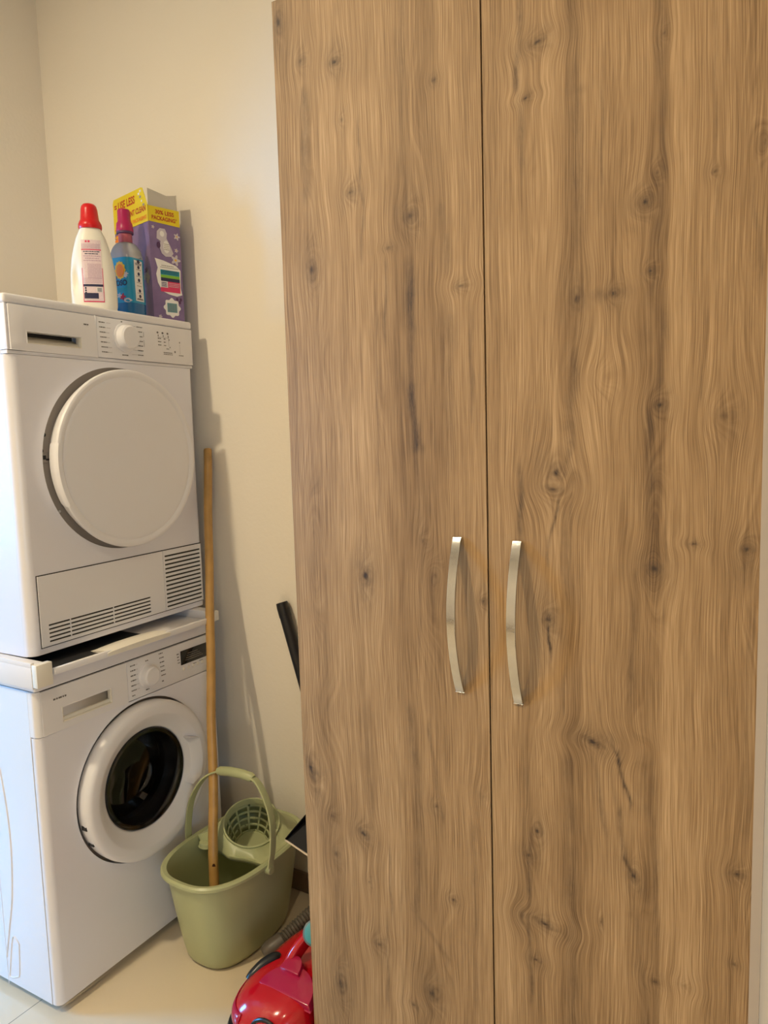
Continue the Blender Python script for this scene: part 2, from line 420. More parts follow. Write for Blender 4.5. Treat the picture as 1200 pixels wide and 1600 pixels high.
# tiled skirting
bm = bmesh.new(); box(bm, -1.56, XL - .004, YB - .009, YB, 0, 0.062); struct('baseboard_back', bm, 'skirting', smooth=False)
bm = bmesh.new(); box(bm, -2.33, XR - .002, YF + .001, YF + .012, 0, .09); struct('added_baseboard_front', bm, 'skirting', smooth=False)  # unseen, added to reflect as a dark band in the door handles
bm = bmesh.new(); box(bm, XR - .012, XR - .001, YF + .014, YC + .01, 0, .09); struct('baseboard_right', bm, 'skirting', smooth=False)
for (x, y, z, e), lab in zip(LAMPS, ('round white ceiling lamp nearer the washing machine', 'round white ceiling lamp nearer the right side of the room')):
    t = thing('ceiling_lamp', lab, 'lamp', (x, y, ZC))
    bm = bmesh.new(); lathe(bm, [(.15, 0), (.15, -.012), (.135, -.016), (.135, -.004)], cap0=True, cap1=True); obj('base', bm, 'wplastic', t)
    bm = bmesh.new(); lathe(bm, [(.133, -.005), (.133, -.012), (.11, -.017)], cap0=True, cap1=True); obj('diffuser', bm, 'lamp', t)

# ================================================================ wardrobe
LEFT_KNOTS = [(0.0133, 2.162, 0.01, 0.022, 0.9, 0.0, 1.0), (0.0633, 2.08, 0.012, 0.011, 0.5, 0.0, 1.0), (0.1393, 2.058, 0.012, 0.009, 0.95, 0.0, 1.3), (0.1503, 1.954, 0.006, 0.006, 0.5, 0.0, 0.6), (0.1663, 1.823, 0.013, 0.009, 0.7, 0.0, 1.0), (0.0703, 1.696, 0.014, 0.024, 0.75, 0.0, 2.0), (0.2893, 1.76, 0.015, 0.015, 0.75, 0.0, 1.8), (0.3423, 1.975, 0.006, 0.004, 0.85, 0.0, 0.4), (0.2443, 1.712, 0.008, 0.003, 0.7, 0.0, 0.4), (0.3863, 1.627, 0.013, 0.005, 0.6, 0.0, 1.0), (0.2893, 1.768, 0.028, 0.043, 0.3, 0.0, 0.0), (0.1723, 1.103, 0.014, 0.022, 0.9, 0.0, 1.0), (0.1723, 1.109, 0.029, 0.044, 0.4, 0.0, 0.0), (0.4203, 1.076, 0.007, 0.007, 0.75, 0.0, 0.8), (0.3243, 1.115, 0.011, 0.015, 0.4, 0.0, 0.8), (0.2993, 1.179, 0.008, 0.014, 0.5, 0.0, 0.4), (0.0193, 0.679, 0.01, 0.029, 0.9, -15.0, 1.2), (0.0373, 0.669, 0.014, 0.023, 0.4, 0.0, 1.0), (0.0713, 0.585, 0.012, 0.01, 0.5, 0.0, 1.0), (0.0763, 0.502, 0.013, 0.018, 0.5, 0.0, 1.0), (0.1473, 0.566, 0.016, 0.011, 0.9, 30.0, 1.3), (0.1573, 0.465, 0.006, 0.007, 0.5, 0.0, 0.5), (0.1763, 0.334, 0.014, 0.01, 0.65, 0.0, 1.0), (0.3163, 0.667, 0.007, 0.006, 0.7, 0.0, 0.8), (0.3493, 0.487, 0.008, 0.005, 0.8, 20.0, 0.5), (0.0763, 0.207, 0.016, 0.027, 0.75, 0.0, 2.0), (0.2973, 0.273, 0.017, 0.019, 0.75, 0.0, 1.8), (0.2553, 0.232, 0.012, 0.006, 0.6, 20.0, 0.4), (0.4143, 0.71, 0.01, 0.01, 0.3, 0.0, 0.3), (0.3043, 1.35, 0.006, 0.009, 0.4, 0.0, 0.0), (0.3603, 1.551, 0.017, 0.045, 0.3, 0.0, 0.0), (-0.0587, 0.691, 0.052, 0.044, 0.0, 0.0, 0.0)]
LEFT_STREAKS = [(0.0693, 2.016, 0.0643, 1.842, 0.011, 0.5), (0.0093, 2.204, 0.0373, 2.104, 0.012, 0.25), (0.2863, 1.669, 0.2873, 1.574, 0.011, 0.9), (0.2903, 1.574, 0.2803, 1.466, 0.008, 0.5), (0.2833, 1.46, 0.2913, 1.356, 0.01, 0.95), (0.2903, 1.35, 0.2973, 1.197, 0.006, 0.35), (0.3523, 1.757, 0.3623, 1.659, 0.01, 0.45), (0.1873, 1.932, 0.1873, 1.831, 0.003, 0.6), (0.1873, 1.831, 0.1933, 1.796, 0.003, 0.7), (0.1933, 1.796, 0.1853, 1.706, 0.003, 0.5), (0.1493, 1.963, 0.1463, 1.793, 0.003, 0.3), (0.2383, 1.676, 0.2313, 1.562, 0.004, 0.6), (0.2843, 2.12, 0.2743, 1.847, 0.01, 0.3), (0.3593, 1.506, 0.3633, 1.326, 0.012, 0.3), (0.4033, 1.59, 0.4043, 1.415, 0.005, 0.4), (0.2283, 1.107, 0.2283, 1.007, 0.003, 0.3), (0.2133, 1.587, 0.2073, 1.23, 0.003, 0.35), (0.1233, 1.426, 0.1243, 1.227, 0.003, 0.35), (0.2633, 0.848, 0.2793, 0.658, 0.011, 0.45), (0.2793, 0.658, 0.2653, 0.414, 0.011, 0.4), (0.3043, 0.817, 0.3273, 0.657, 0.004, 0.5), (0.1963, 0.377, 0.1953, 0.222, 0.004, 0.6), (0.2583, 0.439, 0.3343, 0.358, 0.005, 0.4), (0.2073, 0.546, 0.2093, 0.423, 0.003, 0.5), (0.0803, 0.496, 0.0703, 0.334, 0.01, 0.35), (0.2383, 0.882, 0.2293, 0.178, 0.003, 0.3), (0.3933, 0.636, 0.3943, 0.301, 0.008, 0.3), (0.0323, 0.64, 0.0373, 0.555, 0.011, 0.4), (0.1643, 0.831, 0.1673, 0.603, 0.013, 0.25), (0.3003, 1.197, 0.2873, 0.989, 0.004, 0.35)]
LEFT_CATHEDRALS = [(0.0393, 1.119, 0.026, 0.147, 3.0), (0.3033, 1.059, 0.029, 0.074, 2.2), (0.0783, 1.527, 0.021, 0.074, 1.2), (0.2143, 1.517, 0.014, 0.106, 1.5), (0.0563, 0.798, 0.036, 0.07, 2.0), (0.0633, 1.924, 0.015, 0.069, 1.5), (0.2943, 1.929, 0.02, 0.074, 1.3), (0.3213, 0.38, 0.022, 0.096, 1.5), (0.2043, 0.825, 0.021, 0.093, 1.3)]
RIGHT_KNOTS = [(0.0943, 1.985, 0.017, 0.007, 0.8, -20.0, 1.2), (0.0863, 1.983, 0.035, 0.017, 0.3, 0.0, 0.0), (0.0743, 1.906, 0.01, 0.003, 0.8, -20.0, 0.5), (0.2843, 1.944, 0.006, 0.007, 0.5, 0.0, 0.6), (0.3563, 1.738, 0.005, 0.004, 0.7, -30.0, 0.5), (0.2773, 1.752, 0.007, 0.008, 0.5, 0.0, 0.8), (0.2613, 1.713, 0.011, 0.01, 0.9, 0.0, 1.4), (0.2613, 1.713, 0.023, 0.027, 0.35, 0.0, 0.0), (0.2153, 1.585, 0.009, 0.007, 1.0, 0.0, 1.2), (0.2073, 1.584, 0.033, 0.012, 0.45, 0.0, 0.0), (0.2693, 1.611, 0.007, 0.006, 0.7, 0.0, 0.9), (0.1573, 1.583, 0.013, 0.02, 0.7, 0.0, 0.2), (0.4193, 1.765, 0.006, 0.01, 0.5, 0.0, 1.0), (0.2853, 1.41, 0.011, 0.009, 0.85, 0.0, 1.4), (0.2853, 1.403, 0.021, 0.019, 0.3, 0.0, 0.0), (0.1223, 1.306, 0.018, 0.016, 0.7, -30.0, 1.0), (0.1163, 1.278, 0.019, 0.009, 0.7, 10.0, 0.6), (0.3363, 1.198, 0.008, 0.003, 0.85, 0.0, 0.4), (0.4093, 1.194, 0.01, 0.008, 0.8, 0.0, 1.0), (0.4053, 1.173, 0.019, 0.038, 0.3, 0.0, 0.0), (0.2783, 1.156, 0.014, 0.012, 0.9, 0.0, 2.2), (0.2783, 1.154, 0.029, 0.03, 0.35, 0.0, 0.0), (0.1073, 1.056, 0.014, 0.014, 0.85, 0.0, 1.3), (0.1073, 1.059, 0.005, 0.015, 0.9, 0.0, 0.0), (0.1843, 0.854, 0.022, 0.007, 1.0, 20.0, 1.3), (0.1993, 0.862, 0.032, 0.017, 0.35, 0.0, 0.0), (0.2513, 0.636, 0.009, 0.013, 0.9, -30.0, 1.0), (0.0853, 0.671, 0.01, 0.01, 0.85, 0.0, 1.2), (0.0693, 0.621, 0.01, 0.009, 0.8, 0.0, 0.8), (0.0983, 0.499, 0.023, 0.007, 0.9, 15.0, 1.2), (0.0553, 0.501, 0.012, 0.018, 0.5, 0.0, 0.4), (0.0813, 0.424, 0.01, 0.005, 0.9, 10.0, 0.5), (0.4063, 0.685, 0.011, 0.007, 0.8, 0.0, 0.8), (0.4053, 0.535, 0.004, 0.003, 1.0, 0.0, 0.3), (0.2873, 0.46, 0.008, 0.006, 0.7, 0.0, 0.5), (0.3313, 0.47, 0.01, 0.005, 0.35, 0.0, 0.3), (0.3753, 1.39, 0.016, 0.015, 0.35, 0.0, 1.0), (0.2483, 0.565, 0.006, 0.007, 0.3, 0.0, 0.0), (0.1973, 0.536, 0.005, 0.009, 0.5, 0.0, 0.3), (0.2353, 1.025, 0.02, 0.053, 0.0, 0.0, 0.0), (0.1623, 1.897, 0.01, 0.009, 0.3, 0.0, 0.0), (0.1623, 1.736, 0.012, 0.039, 0.3, 0.0, 0.0), (0.1983, 1.457, 0.018, 0.014, 0.0, 0.0, 0.9)]
RIGHT_STREAKS = [(0.0673, 2.056, 0.0593, 1.933, 0.007, 0.6), (0.0613, 1.932, 0.0683, 1.812, 0.007, 0.5), (0.0603, 1.304, 0.0593, 1.211, 0.006, 0.75), (0.1473, 2.031, 0.1523, 1.9, 0.014, 0.3), (0.1573, 1.898, 0.1593, 1.609, 0.014, 0.35), (0.1523, 1.49, 0.1443, 1.346, 0.01, 0.45), (0.1463, 1.346, 0.1243, 1.283, 0.007, 0.6), (0.1243, 1.251, 0.1053, 1.164, 0.003, 0.8), (0.1353, 1.283, 0.1393, 1.024, 0.009, 0.35), (0.1493, 1.283, 0.1343, 0.912, 0.003, 0.4), (0.2793, 1.991, 0.2873, 1.759, 0.009, 0.35), (0.2843, 1.759, 0.2673, 1.52, 0.013, 0.3), (0.2883, 1.537, 0.2853, 1.422, 0.009, 0.4), (0.2683, 1.394, 0.2723, 1.285, 0.008, 0.65), (0.2793, 1.285, 0.2703, 1.184, 0.013, 0.25), (0.2973, 1.226, 0.2933, 1.084, 0.002, 0.4), (0.2493, 1.142, 0.2453, 0.941, 0.008, 0.4), (0.1073, 1.048, 0.1103, 1.009, 0.003, 0.9), (0.0953, 1.007, 0.1343, 0.912, 0.005, 0.2), (0.2153, 0.854, 0.2263, 0.829, 0.003, 0.9), (0.2263, 0.829, 0.2333, 0.797, 0.003, 1.0), (0.2333, 0.797, 0.2453, 0.761, 0.003, 0.9), (0.2273, 0.74, 0.2373, 0.664, 0.006, 0.6), (0.2373, 0.664, 0.2553, 0.63, 0.005, 0.8), (0.2483, 0.622, 0.2753, 0.378, 0.01, 0.35), (0.2823, 0.797, 0.2913, 0.385, 0.008, 0.35), (0.2663, 0.827, 0.2723, 0.762, 0.014, 0.3), (0.1393, 0.81, 0.1453, 0.649, 0.012, 0.4), (0.1453, 0.649, 0.1503, 0.326, 0.013, 0.45), (0.0733, 0.665, 0.0673, 0.542, 0.006, 0.6), (0.0673, 0.542, 0.0693, 0.443, 0.005, 0.7), (0.0713, 0.419, 0.0723, 0.344, 0.005, 0.6), (0.0643, 0.782, 0.0733, 0.677, 0.006, 0.3), (0.1833, 0.831, 0.2053, 0.7, 0.006, 0.45), (0.1943, 0.911, 0.2213, 0.772, 0.004, 0.3), (0.4063, 1.701, 0.4213, 1.594, 0.004, 0.4), (0.3543, 1.344, 0.3613, 1.19, 0.005, 0.2), (0.4153, 1.097, 0.4143, 0.756, 0.007, 0.25), (0.3523, 1.969, 0.3603, 1.638, 0.003, 0.35), (0.1963, 1.925, 0.1953, 1.739, 0.003, 0.4), (0.3073, 1.896, 0.3133, 1.534, 0.001, 0.2), (0.3413, 1.476, 0.3433, 1.42, 0.002, 0.5)]
RIGHT_CATHEDRALS = [(0.2733, 1.195, 0.019, 0.113, 3.2), (0.2163, 1.707, 0.025, 0.153, 1.8), (0.1253, 1.409, 0.019, 0.126, 1.5), (0.2363, 0.864, 0.028, 0.122, 2.5), (0.0813, 0.691, 0.024, 0.145, 2.4), (0.2533, 0.544, 0.023, 0.139, 1.8), (0.0733, 1.732, 0.017, 0.122, 1.3), (0.4103, 1.154, 0.018, 0.087, 1.5), (0.3983, 1.702, 0.015, 0.141, 1.6), (0.4233, 0.527, 0.018, 0.097, 1.5), (0.0863, 1.358, 0.025, 0.086, 1.5)]

def wood_front(name, parent, x0, knots, streaks, caths, bands, material, wid=0.4285, hgt=2.203, th=0.018):
    """one door leaf: dense front grid whose 'grain' attribute carries the figure of the oak decor"""
    nx, nz = 156, 800
    xs = np.linspace(0, wid, nx + 1); zs = np.linspace(0, hgt, nz + 1)
    Ug, Vg = np.meshgrid(xs, zs, indexing='ij')
    shift = np.zeros_like(Ug); dark = np.zeros_like(Ug); ring = np.zeros_like(Ug); tone = np.full_like(Ug, 0.5)
    for b0, b1, val, sh in bands:
        k0 = 1 / (1 + np.exp(-(Ug - b0) / sh)); k1 = 1 / (1 + np.exp(-(b1 - Ug) / sh)); tone += val * k0 * k1
    for ku, kv, a, h, d, tilt, bmp in knots:
        t = math.radians(tilt); du = Ug - ku; dv = Vg - kv
        p = du * math.cos(t) - dv * math.sin(t); q = du * math.sin(t) + dv * math.cos(t)
        r2 = (p / a) ** 2 + (q / h) ** 2
        if bmp == 0: dark = np.maximum(dark, 0.75 * d * np.exp(-r2 * 0.9))
        else:
            rr = np.sqrt(r2)
            dark = np.maximum(dark, d * np.exp(-r2 * 1.1) * (0.78 + 0.22 * np.cos(rr * 6.0)))
            dark = np.maximum(dark, 0.26 * d * np.exp(-((p / (a * 2.2)) ** 2 + (q / (h * 3.5)) ** 2)))
        if bmp:
            R2 = (du / (a * 2.6)) ** 2 + (dv / (h * 3.8)) ** 2
            shift -= du * 0.55 * np.exp(-R2)
            ring += bmp * 1.2 * np.exp(-((du / (a * 1.5)) ** 2 + (dv / (h * 1.9)) ** 2))
    for u0, v0, u1, v1, w, d in streaks:
        ex, ey = u1 - u0, v1 - v0; L2 = ex * ex + ey * ey
        t = np.clip(((Ug - u0) * ex + (Vg - v0) * ey) / L2, 0, 1)
        wob = 0.0015 * np.sin(Vg * 60 + u0 * 900)
        dist = np.abs(Ug - (u0 + t * ex) + wob); end = np.abs(Vg - (v0 + t * ey))
        mod = 0.72 + 0.28 * np.sin(Vg * 47 + u0 * 300) * np.sin(Vg * 23 + u1 * 170)
        dark = np.maximum(dark, mod * (1.0 if d >= .85 and w < .0035 else 0.72) * d * np.exp(-(dist / (w * 0.9)) ** 2 - (end / 0.02) ** 2))
    for cu, cv, a, h, s in caths:
        ring += s * np.exp(-((Ug - cu) / a) ** 2 * 0.6 - ((Vg - cv) / h) ** 2 * 0.6)
        tone -= 0.10 * np.exp(-((Ug - cu) / a) ** 2 - ((Vg - cv) / h) ** 2)
    n = (nx + 1) * (nz + 1)
    co = np.zeros((n, 3), np.float32); co[:, 0] = Ug.ravel(); co[:, 2] = Vg.ravel()
    idx = np.arange(n).reshape(nx + 1, nz + 1)
    quads = np.stack([idx[:-1, :-1], idx[1:, :-1], idx[1:, 1:], idx[:-1, 1:]], -1).reshape(-1, 4)
    # thickness: four side strips and a back, made from their own vertices
    ex = [(0, 0, 0), (wid, 0, 0), (wid, 0, hgt), (0, 0, hgt), (0, th, 0), (wid, th, 0), (wid, th, hgt), (0, th, hgt)]
    exq = [(0, 4, 5, 1), (1, 5, 6, 2), (2, 6, 7, 3), (3, 7, 4, 0), (4, 7, 6, 5)]
    co = np.vstack([co, np.array(ex, np.float32)])
    quads = np.vstack([quads, np.array(exq) + n])
    me = bpy.data.meshes.new(name); me.from_pydata([], [], [])
    me.vertices.add(len(co)); me.vertices.foreach_set('co', co.ravel())
    me.loops.add(quads.size); me.loops.foreach_set('vertex_index', quads.ravel().astype(np.int32))
    me.polygons.add(len(quads)); me.polygons.foreach_set('loop_start', np.arange(0, quads.size, 4, dtype=np.int32))
    me.update(calc_edges=True); me.validate()
    att = me.attributes.new('grain', 'FLOAT_COLOR', 'POINT')
    g = np.zeros((len(co), 4), np.float32); g[:, 2] = 0.5
    g[:n, 0] = shift.ravel(); g[:n, 1] = dark.ravel(); g[:n, 2] = tone.ravel(); g[:n, 3] = ring.ravel()
    att.data.foreach_set('color', g.ravel())
    me.materials.append(M[material])
    o = bpy.data.objects.new(name, me); COL.objects.link(o); o.parent = parent; o.location = (x0, 0, 0.012)
    return o
def plain_grain(o, tone=0.5):
    me = o.data; att = me.attributes.new('grain', 'FLOAT_COLOR', 'POINT')
    att.data.foreach_set('color', [0, 0, tone, 0] * len(me.vertices))
ward = thing('wardrobe', 'tall two-door wardrobe in knotty light oak finish with curved metal handles', 'wardrobe', (XL, YC, 0))
bm = bmesh.new()
box(bm, 0, .018, .0195, .46, 0, 2.215); box(bm, .840, .858, .0195, .46, 0, 2.215); box(bm, .018, .840, .0195, .46, 2.197, 2.215)
box(bm, .018, .840, .0195, .46, .05, .068); box(bm, .018, .840, .452, .46, .068, 2.197); box(bm, .018, .840, .05, .06, 0, .05)
c = obj('carcass', bm, 'wood2', ward, smooth=False); plain_grain(c)
dl = wood_front('door', ward, 0.0, LEFT_KNOTS, LEFT_STREAKS, LEFT_CATHEDRALS,
    [(-.01, .13, .03, .01), (.13, .235, .12, .01), (.246, .33, -.16, .003), (.33, .44, .02, .012), (.045, .06, -.10, .006)], 'wood')
dr = wood_front('door', ward, 0.4315, RIGHT_KNOTS, RIGHT_STREAKS, RIGHT_CATHEDRALS,
    [(-.01, .128, .06, .004), (.130, .165, -.18, .003), (.165, .262, .04, .008), (.266, .294, -.24, .003), (.294, .36, .22, .002), (.36, .44, -.08, .012)], 'wood')
def bow_handle(parent, u0, v0, v1):
    """flat strip bent in a shallow bow, feet on the door at v0 and v1 (local door coordinates)"""
    bm = bmesh.new(); n = 40; w = 0.0082; rows = []
    L = v1 - v0
    for i in range(n + 1):
        s = i / n; z = v0 + L * s; y = -0.0335 * math.sin(PI * s) ** 0.85 - 0.0005
        dz = 1.0; rows.append((z, y))
    rings = []
    for i, (z, y) in enumerate(rows):
        z2, y2 = rows[min(i + 1, n)]; z1, y1 = rows[max(i - 1, 0)]
        t = Vector((0, y2 - y1, z2 - z1)).normalized(); nn = Vector((0, -t.z, t.y)) * 0.0022
        if nn.y > 0: nn = -nn
        p = Vector((u0, y, z))
        rings.append([p + Vector((-w, 0, 0)) + nn * 2, p + Vector((w, 0, 0)) + nn * 2, p + Vector((w, 0, 0)), p + Vector((-w, 0, 0))])
    loft(bm, rings)
    return obj('handle', bm, 'chrome', parent, bevel=0.0006, seg=1)
h = bow_handle(dl, 0.3725, 0.905, 1.188)
h = bow_handle(dr, 0.4855 - 0.4315, 0.902, 1.187)

# ================================================================ washing machine (local x along the front, y inward, z up)
wm = thing('washing_machine', 'white front-loading washing machine with dark round porthole, standing on the floor', 'washing machine', (-1.5729, 1.0024, 0), PI / 2 + 0.0187)
bm = bmesh.new(); open_case(bm, 0, .6, .0255, .55, .022, .812); obj('side_panels', bm, 'white', wm, bevel=.001, seg=1)
bm = bmesh.new(); round_hole_front(bm, 0, .6, .024, .7015, .306, .478, .218, 0, .02, .018); obj('front_panel', bm, 'white', wm)
# door recess floor ring
bm = bmesh.new(); lathe(bm, [(.2195, .012), (.2195, .020), (.150, .020), (.150, .012)], (.306, 0, .478), 'y', 72); obj('door_surround', bm, 'greyring', wm)
# embossed side figure
bm = bmesh.new()
pts = spline([(0, .159, .60), (0, .145, .501), (0, .141, .397), (0, .154, .267), (0, .177, .174), (0, .199, .088)], 8)
sweep(bm, pts, .0022, 8); 
lz = spline([(0, .142, .142), (0, .150, .062), (0, .160, .047), (0, .190, .037), (0, .188, .062), (0, .168, .149), (0, .152, .152), (0, .142, .142)], 6); sweep(bm, lz, .0018, 8)
box(bm, -.0007, .002, .199, .2005, .014, .80)
obj('side_embossing', bm, 'white', wm)
# control fascia: drawer front and programme panel
bm = bmesh.new(); grid_plate(bm, [.0155, .070, .212, .266], [.7035, .722, .757, .8105], {(1, 1)}, -.002, .014)
box(bm, .0155, .266, .012, .03, .7035, .8105)
fr = obj('detergent_drawer', bm, 'wplastic', wm, bevel=.0012)
bm = bmesh.new(); box(bm, .068, .214, .0035, .012, .720, .730)
box(bm, .0685, .0705, -.0035, .010, .720, .759); box(bm, .0685, .2135, -.0035, .010, .720, .7225); box(bm, .2115, .2135, -.0035, .010, .720, .759)
obj('drawer_grip', bm, 'cream', fr, bevel=.0006)
s0 = plane_surf(-.002)
bm = bmesh.new(); dashes(bm, .047, .781, .036, .0042, s0); obj('brand_mark', bm, 'print', fr, smooth=False)
bm = bmesh.new(); box(bm, .268, .5845, -.002, .03, .7035, .8105); fp = obj('control_panel', bm, 'wplastic', wm, bevel=.002)
bm = bmesh.new(); lathe(bm, [(.031, -.002), (.031, -.006), (.027, -.008), (.0255, -.024), (.022, -.0275), (.0005, -.0275)], (.333, 0, .757), 'y', 40, cap1=True); kn = obj('knob', bm, 'wplastic', fp)
bm = bmesh.new()
for i in range(6): 
    dashes(bm, .278, .795 - i * .0135, .017, .0032, s0); patch(bm, .297, .297 + .006 + i * .0006, .7962 - i * .0135, .7968 - i * .0135, s0, .0003)
    dashes(bm, .378 + i * .001, .801 - i * .0125, .016, .0032, s0)
dashes(bm, .279, .714, .01, .003, s0); dashes(bm, .326, .716, .012, .0032, s0); dashes(bm, .330, .795, .010, .003, s0); dashes(bm, .384, .722, .008, .0034, s0)
for i in range(4): dashes(bm, .443 + i * .001, .781 - i * .0085, .008, .003, s0)
dashes(bm, .505, .738, .014, .002, s0); dashes(bm, .53, .740, .014, .002, s0)
obj('programme_print', bm, 'print', fp, smooth=False)
bm = bmesh.new(); box(bm, .458, .575, -.0035, .004, .747, .788); ds = obj('display', bm, 'display', fp, bevel=.0008)
bm = bmesh.new(); rn = random.Random(4)
for k in range(4): dashes(bm, .475 + k * .003, .757 + k * .006, .07 - k * .01, .0016, plane_surf(-.0035), .0004, rnd=rn)
obj('display_marks', bm, 'greyring', ds, smooth=False)
for k in range(5):
    bm = bmesh.new(); lathe(bm, [(.0046, -.001), (.0046, -.005), (.003, -.0062)], (.466 + k * .0185, 0, .7345 + k * .0002), 'y', 16, cap1=True); obj('button', bm, 'cream', fp)
for xi, xo in ((.0150, 0), (.5850, .6)):       # rounded end pieces of the fascia
    bm = bmesh.new(); prof_ = [(xi, -.0015)] + [(xi + (xo - xi) * math.sin(PI / 16 * k), -.0015 + .0155 * (1 - math.cos(PI / 16 * k))) for k in range(1, 9)] + [(xo, .0250), (xi, .0250)]
    loft(bm, [[(x, y, z) for x, y in prof_] for z in (.7035, .8125)]); obj('fascia_end', bm, 'wplastic', wm)
# top board
bm = bmesh.new(); box(bm, -.001, .601, -.006, .552, .8145, .850); obj('top_cover', bm, 'white', wm, bevel=.006, seg=3)
bm = bmesh.new(); box(bm, .006, .594, .004, .54, .8105, .8145); obj('top_gasket', bm, 'dark', wm, smooth=False)
# porthole door
bm = bmesh.new(); cz = .478
lathe(bm, [(.205, .012), (.2100, .006), (.2115, -.016), (.2100, -.026), (.2040, -.0325), (.1960, -.0345), (.1800, -.0345), (.1740, -.0325), (.1580, -.0190), (.1430, -.0090), (.1375, -.0060), (.1350, .000), (.1350, .012)], (.306, 0, cz), 'y', 96)
dp = obj('door', bm, 'wplastic', wm, angle=50)
# scooped grip on the far side of the ring
bm = bmesh.new(); A = [math.radians(a) for a in np.linspace(-27, 27, 25)]; rings = []
for k, a in enumerate(A):
    q = 1 - abs(a) / A[-1]; q = min(1, q * 3.0); ri = .1490; ro = .1490 + .0260 * q + .0005
    rings.append([(.306 + r * math.cos(a), y, cz + r * math.sin(a)) for r, y in ((ri, -.0095), (ri + (ro - ri) * .5, -.0255 - .002 * q), (ro, -.0385), (ro + .003, -.0400), (ro + .004, -.030), (ri, -.004))])
loft(bm, rings); obj('door_grip', bm, 'wplastic', dp, angle=60)
bm = bmesh.new()
lathe(bm, [(.1362, .003), (.1320, -.005), (.1250, -.002), (.1180, .012), (.1060, .060), (.0900, .082), (.060, .092), (.0005, .096)], (.306, 0, cz), 'y', 80, cap1=True)
g = obj('door_glass', bm, 'doorglass', dp); sm = g.modifiers.new('wall', 'SOLIDIFY'); sm.thickness = .004; sm.offset = 1
bm = bmesh.new(); lathe(bm, [(.1352, .0115), (.1352, .0032), (.1322, -.0016), (.1295, .006), (.1295, .0115)], (.306, 0, cz), 'y', 80); obj('glass_seal', bm, 'black', dp)
for zz in (.437, .388):
    bm = bmesh.new(); a = math.pi + math.asin((cz - zz) / .2105)
    xx = .306 + .2105 * math.cos(a); box(bm, xx - .0015, xx + .006, -.020, -.001, zz - .006, zz + .006); obj('hinge_cap', bm, 'black', dp, bevel=.0006)
bm = bmesh.new(); lathe(bm, [(.162, .0215), (.162, .034), (.146, .040), (.128, .060), (.131, .085), (.165, .092), (.2, .10)], (.306, 0, cz), 'y', 72); obj('gasket', bm, 'rubber', wm)
bm = bmesh.new(); lathe(bm, [(.2, .10), (.225, .11), (.232, .15), (.232, .42), (.2, .45), (.0005, .45)], (.306, 0, cz), 'y', 72, cap1=True)
dm = obj('drum', bm, 'steel', wm)
for k in range(3):
    a = math.radians(70 + 120 * k); bm = bmesh.new(); rings = []
    for y in (.12, .16, .36, .41):
        hgt = .05 if .13 < y < .4 else .012
        rings.append([(.306 + (r) * math.cos(a + d), y, cz + r * math.sin(a + d)) for r, d in ((.232, -.16), (.232 - hgt, -.05), (.232 - hgt, .05), (.232, .16))])
    loft(bm, rings); obj('drum_paddle', bm, 'steel', dm)
for x in (.05, .55):
    for y in (.07, .50):
        bm = bmesh.new(); lathe(bm, [(.020, 0), (.022, .004), (.018, .012), (.009, .014), (.009, .026)], (x, y, 0), 'z', 20, True, True); obj('foot', bm, 'black', wm)

# ================================================================ stacking kit between the two machines
sk_ = thing('stacking_shelf', 'white stacking frame with pull-out shelf between the dryer and washing machine', 'stacking kit', (-1.5729, 1.0024, .8505), PI / 2 + 0.0187)
bm = bmesh.new(); box(bm, -.0125, -.0015, -.016, .54, -.022, .029); box(bm, -.0125, -.0035, -.016, .54, .0285, .040); box(bm, -.0015, .033, .0, .54, .001, .029)
obj('side_rail', bm, 'wplastic', sk_, bevel=.001)
bm = bmesh.new(); box(bm, .6015, .6035, -.004, .54, -.010, .029); box(bm, .567, .6015, .0, .54, .001, .029)
obj('side_rail', bm, 'wplastic', sk_, bevel=.001)
bm = bmesh.new(); box(bm, -.0115, .030, -.034, -.0165, -.018, .036); obj('corner_cap', bm, 'cream', sk_, bevel=.0015)
bm = bmesh.new(); box(bm, .572, .6010, -.022, -.0105, -.002, .027); obj('corner_cap', bm, 'cream', sk_, bevel=.0015)
bm = bmesh.new(); box(bm, .0345, .5655, -.018, .50, .0015, .0060); box(bm, .0345, .5655, -.034, -.024, .0015, .017); box(bm, .0345, .040, -.036, -.030, .003, .011)
sh = obj('pull_out_shelf', bm, 'wplastic', sk_, bevel=.0015)
bm = bmesh.new(); box(bm, .036, .360, -.0235, .49, .0062, .0085); obj('shelf_shadow_sheet', bm, 'rubber', sh, smooth=False)  # dark sheet standing in for the dryer's shadow on the shelf
bm = bmesh.new(); rings = []
for k in range(21):
    x = .185 + .21 * k / 20; q = math.sin(PI * k / 20) ** .5
    rings.append([(x, -.034 - .006 * q, .004), (x, -.036 - .006 * q, .012 + .006 * q), (x, -.022, .017 + .0065 * q), (x, .018, .0115 + .006 * q), (x, .03, .0095)])
loft(bm, rings); obj('shelf_grip', bm, 'cream', sh, angle=60)

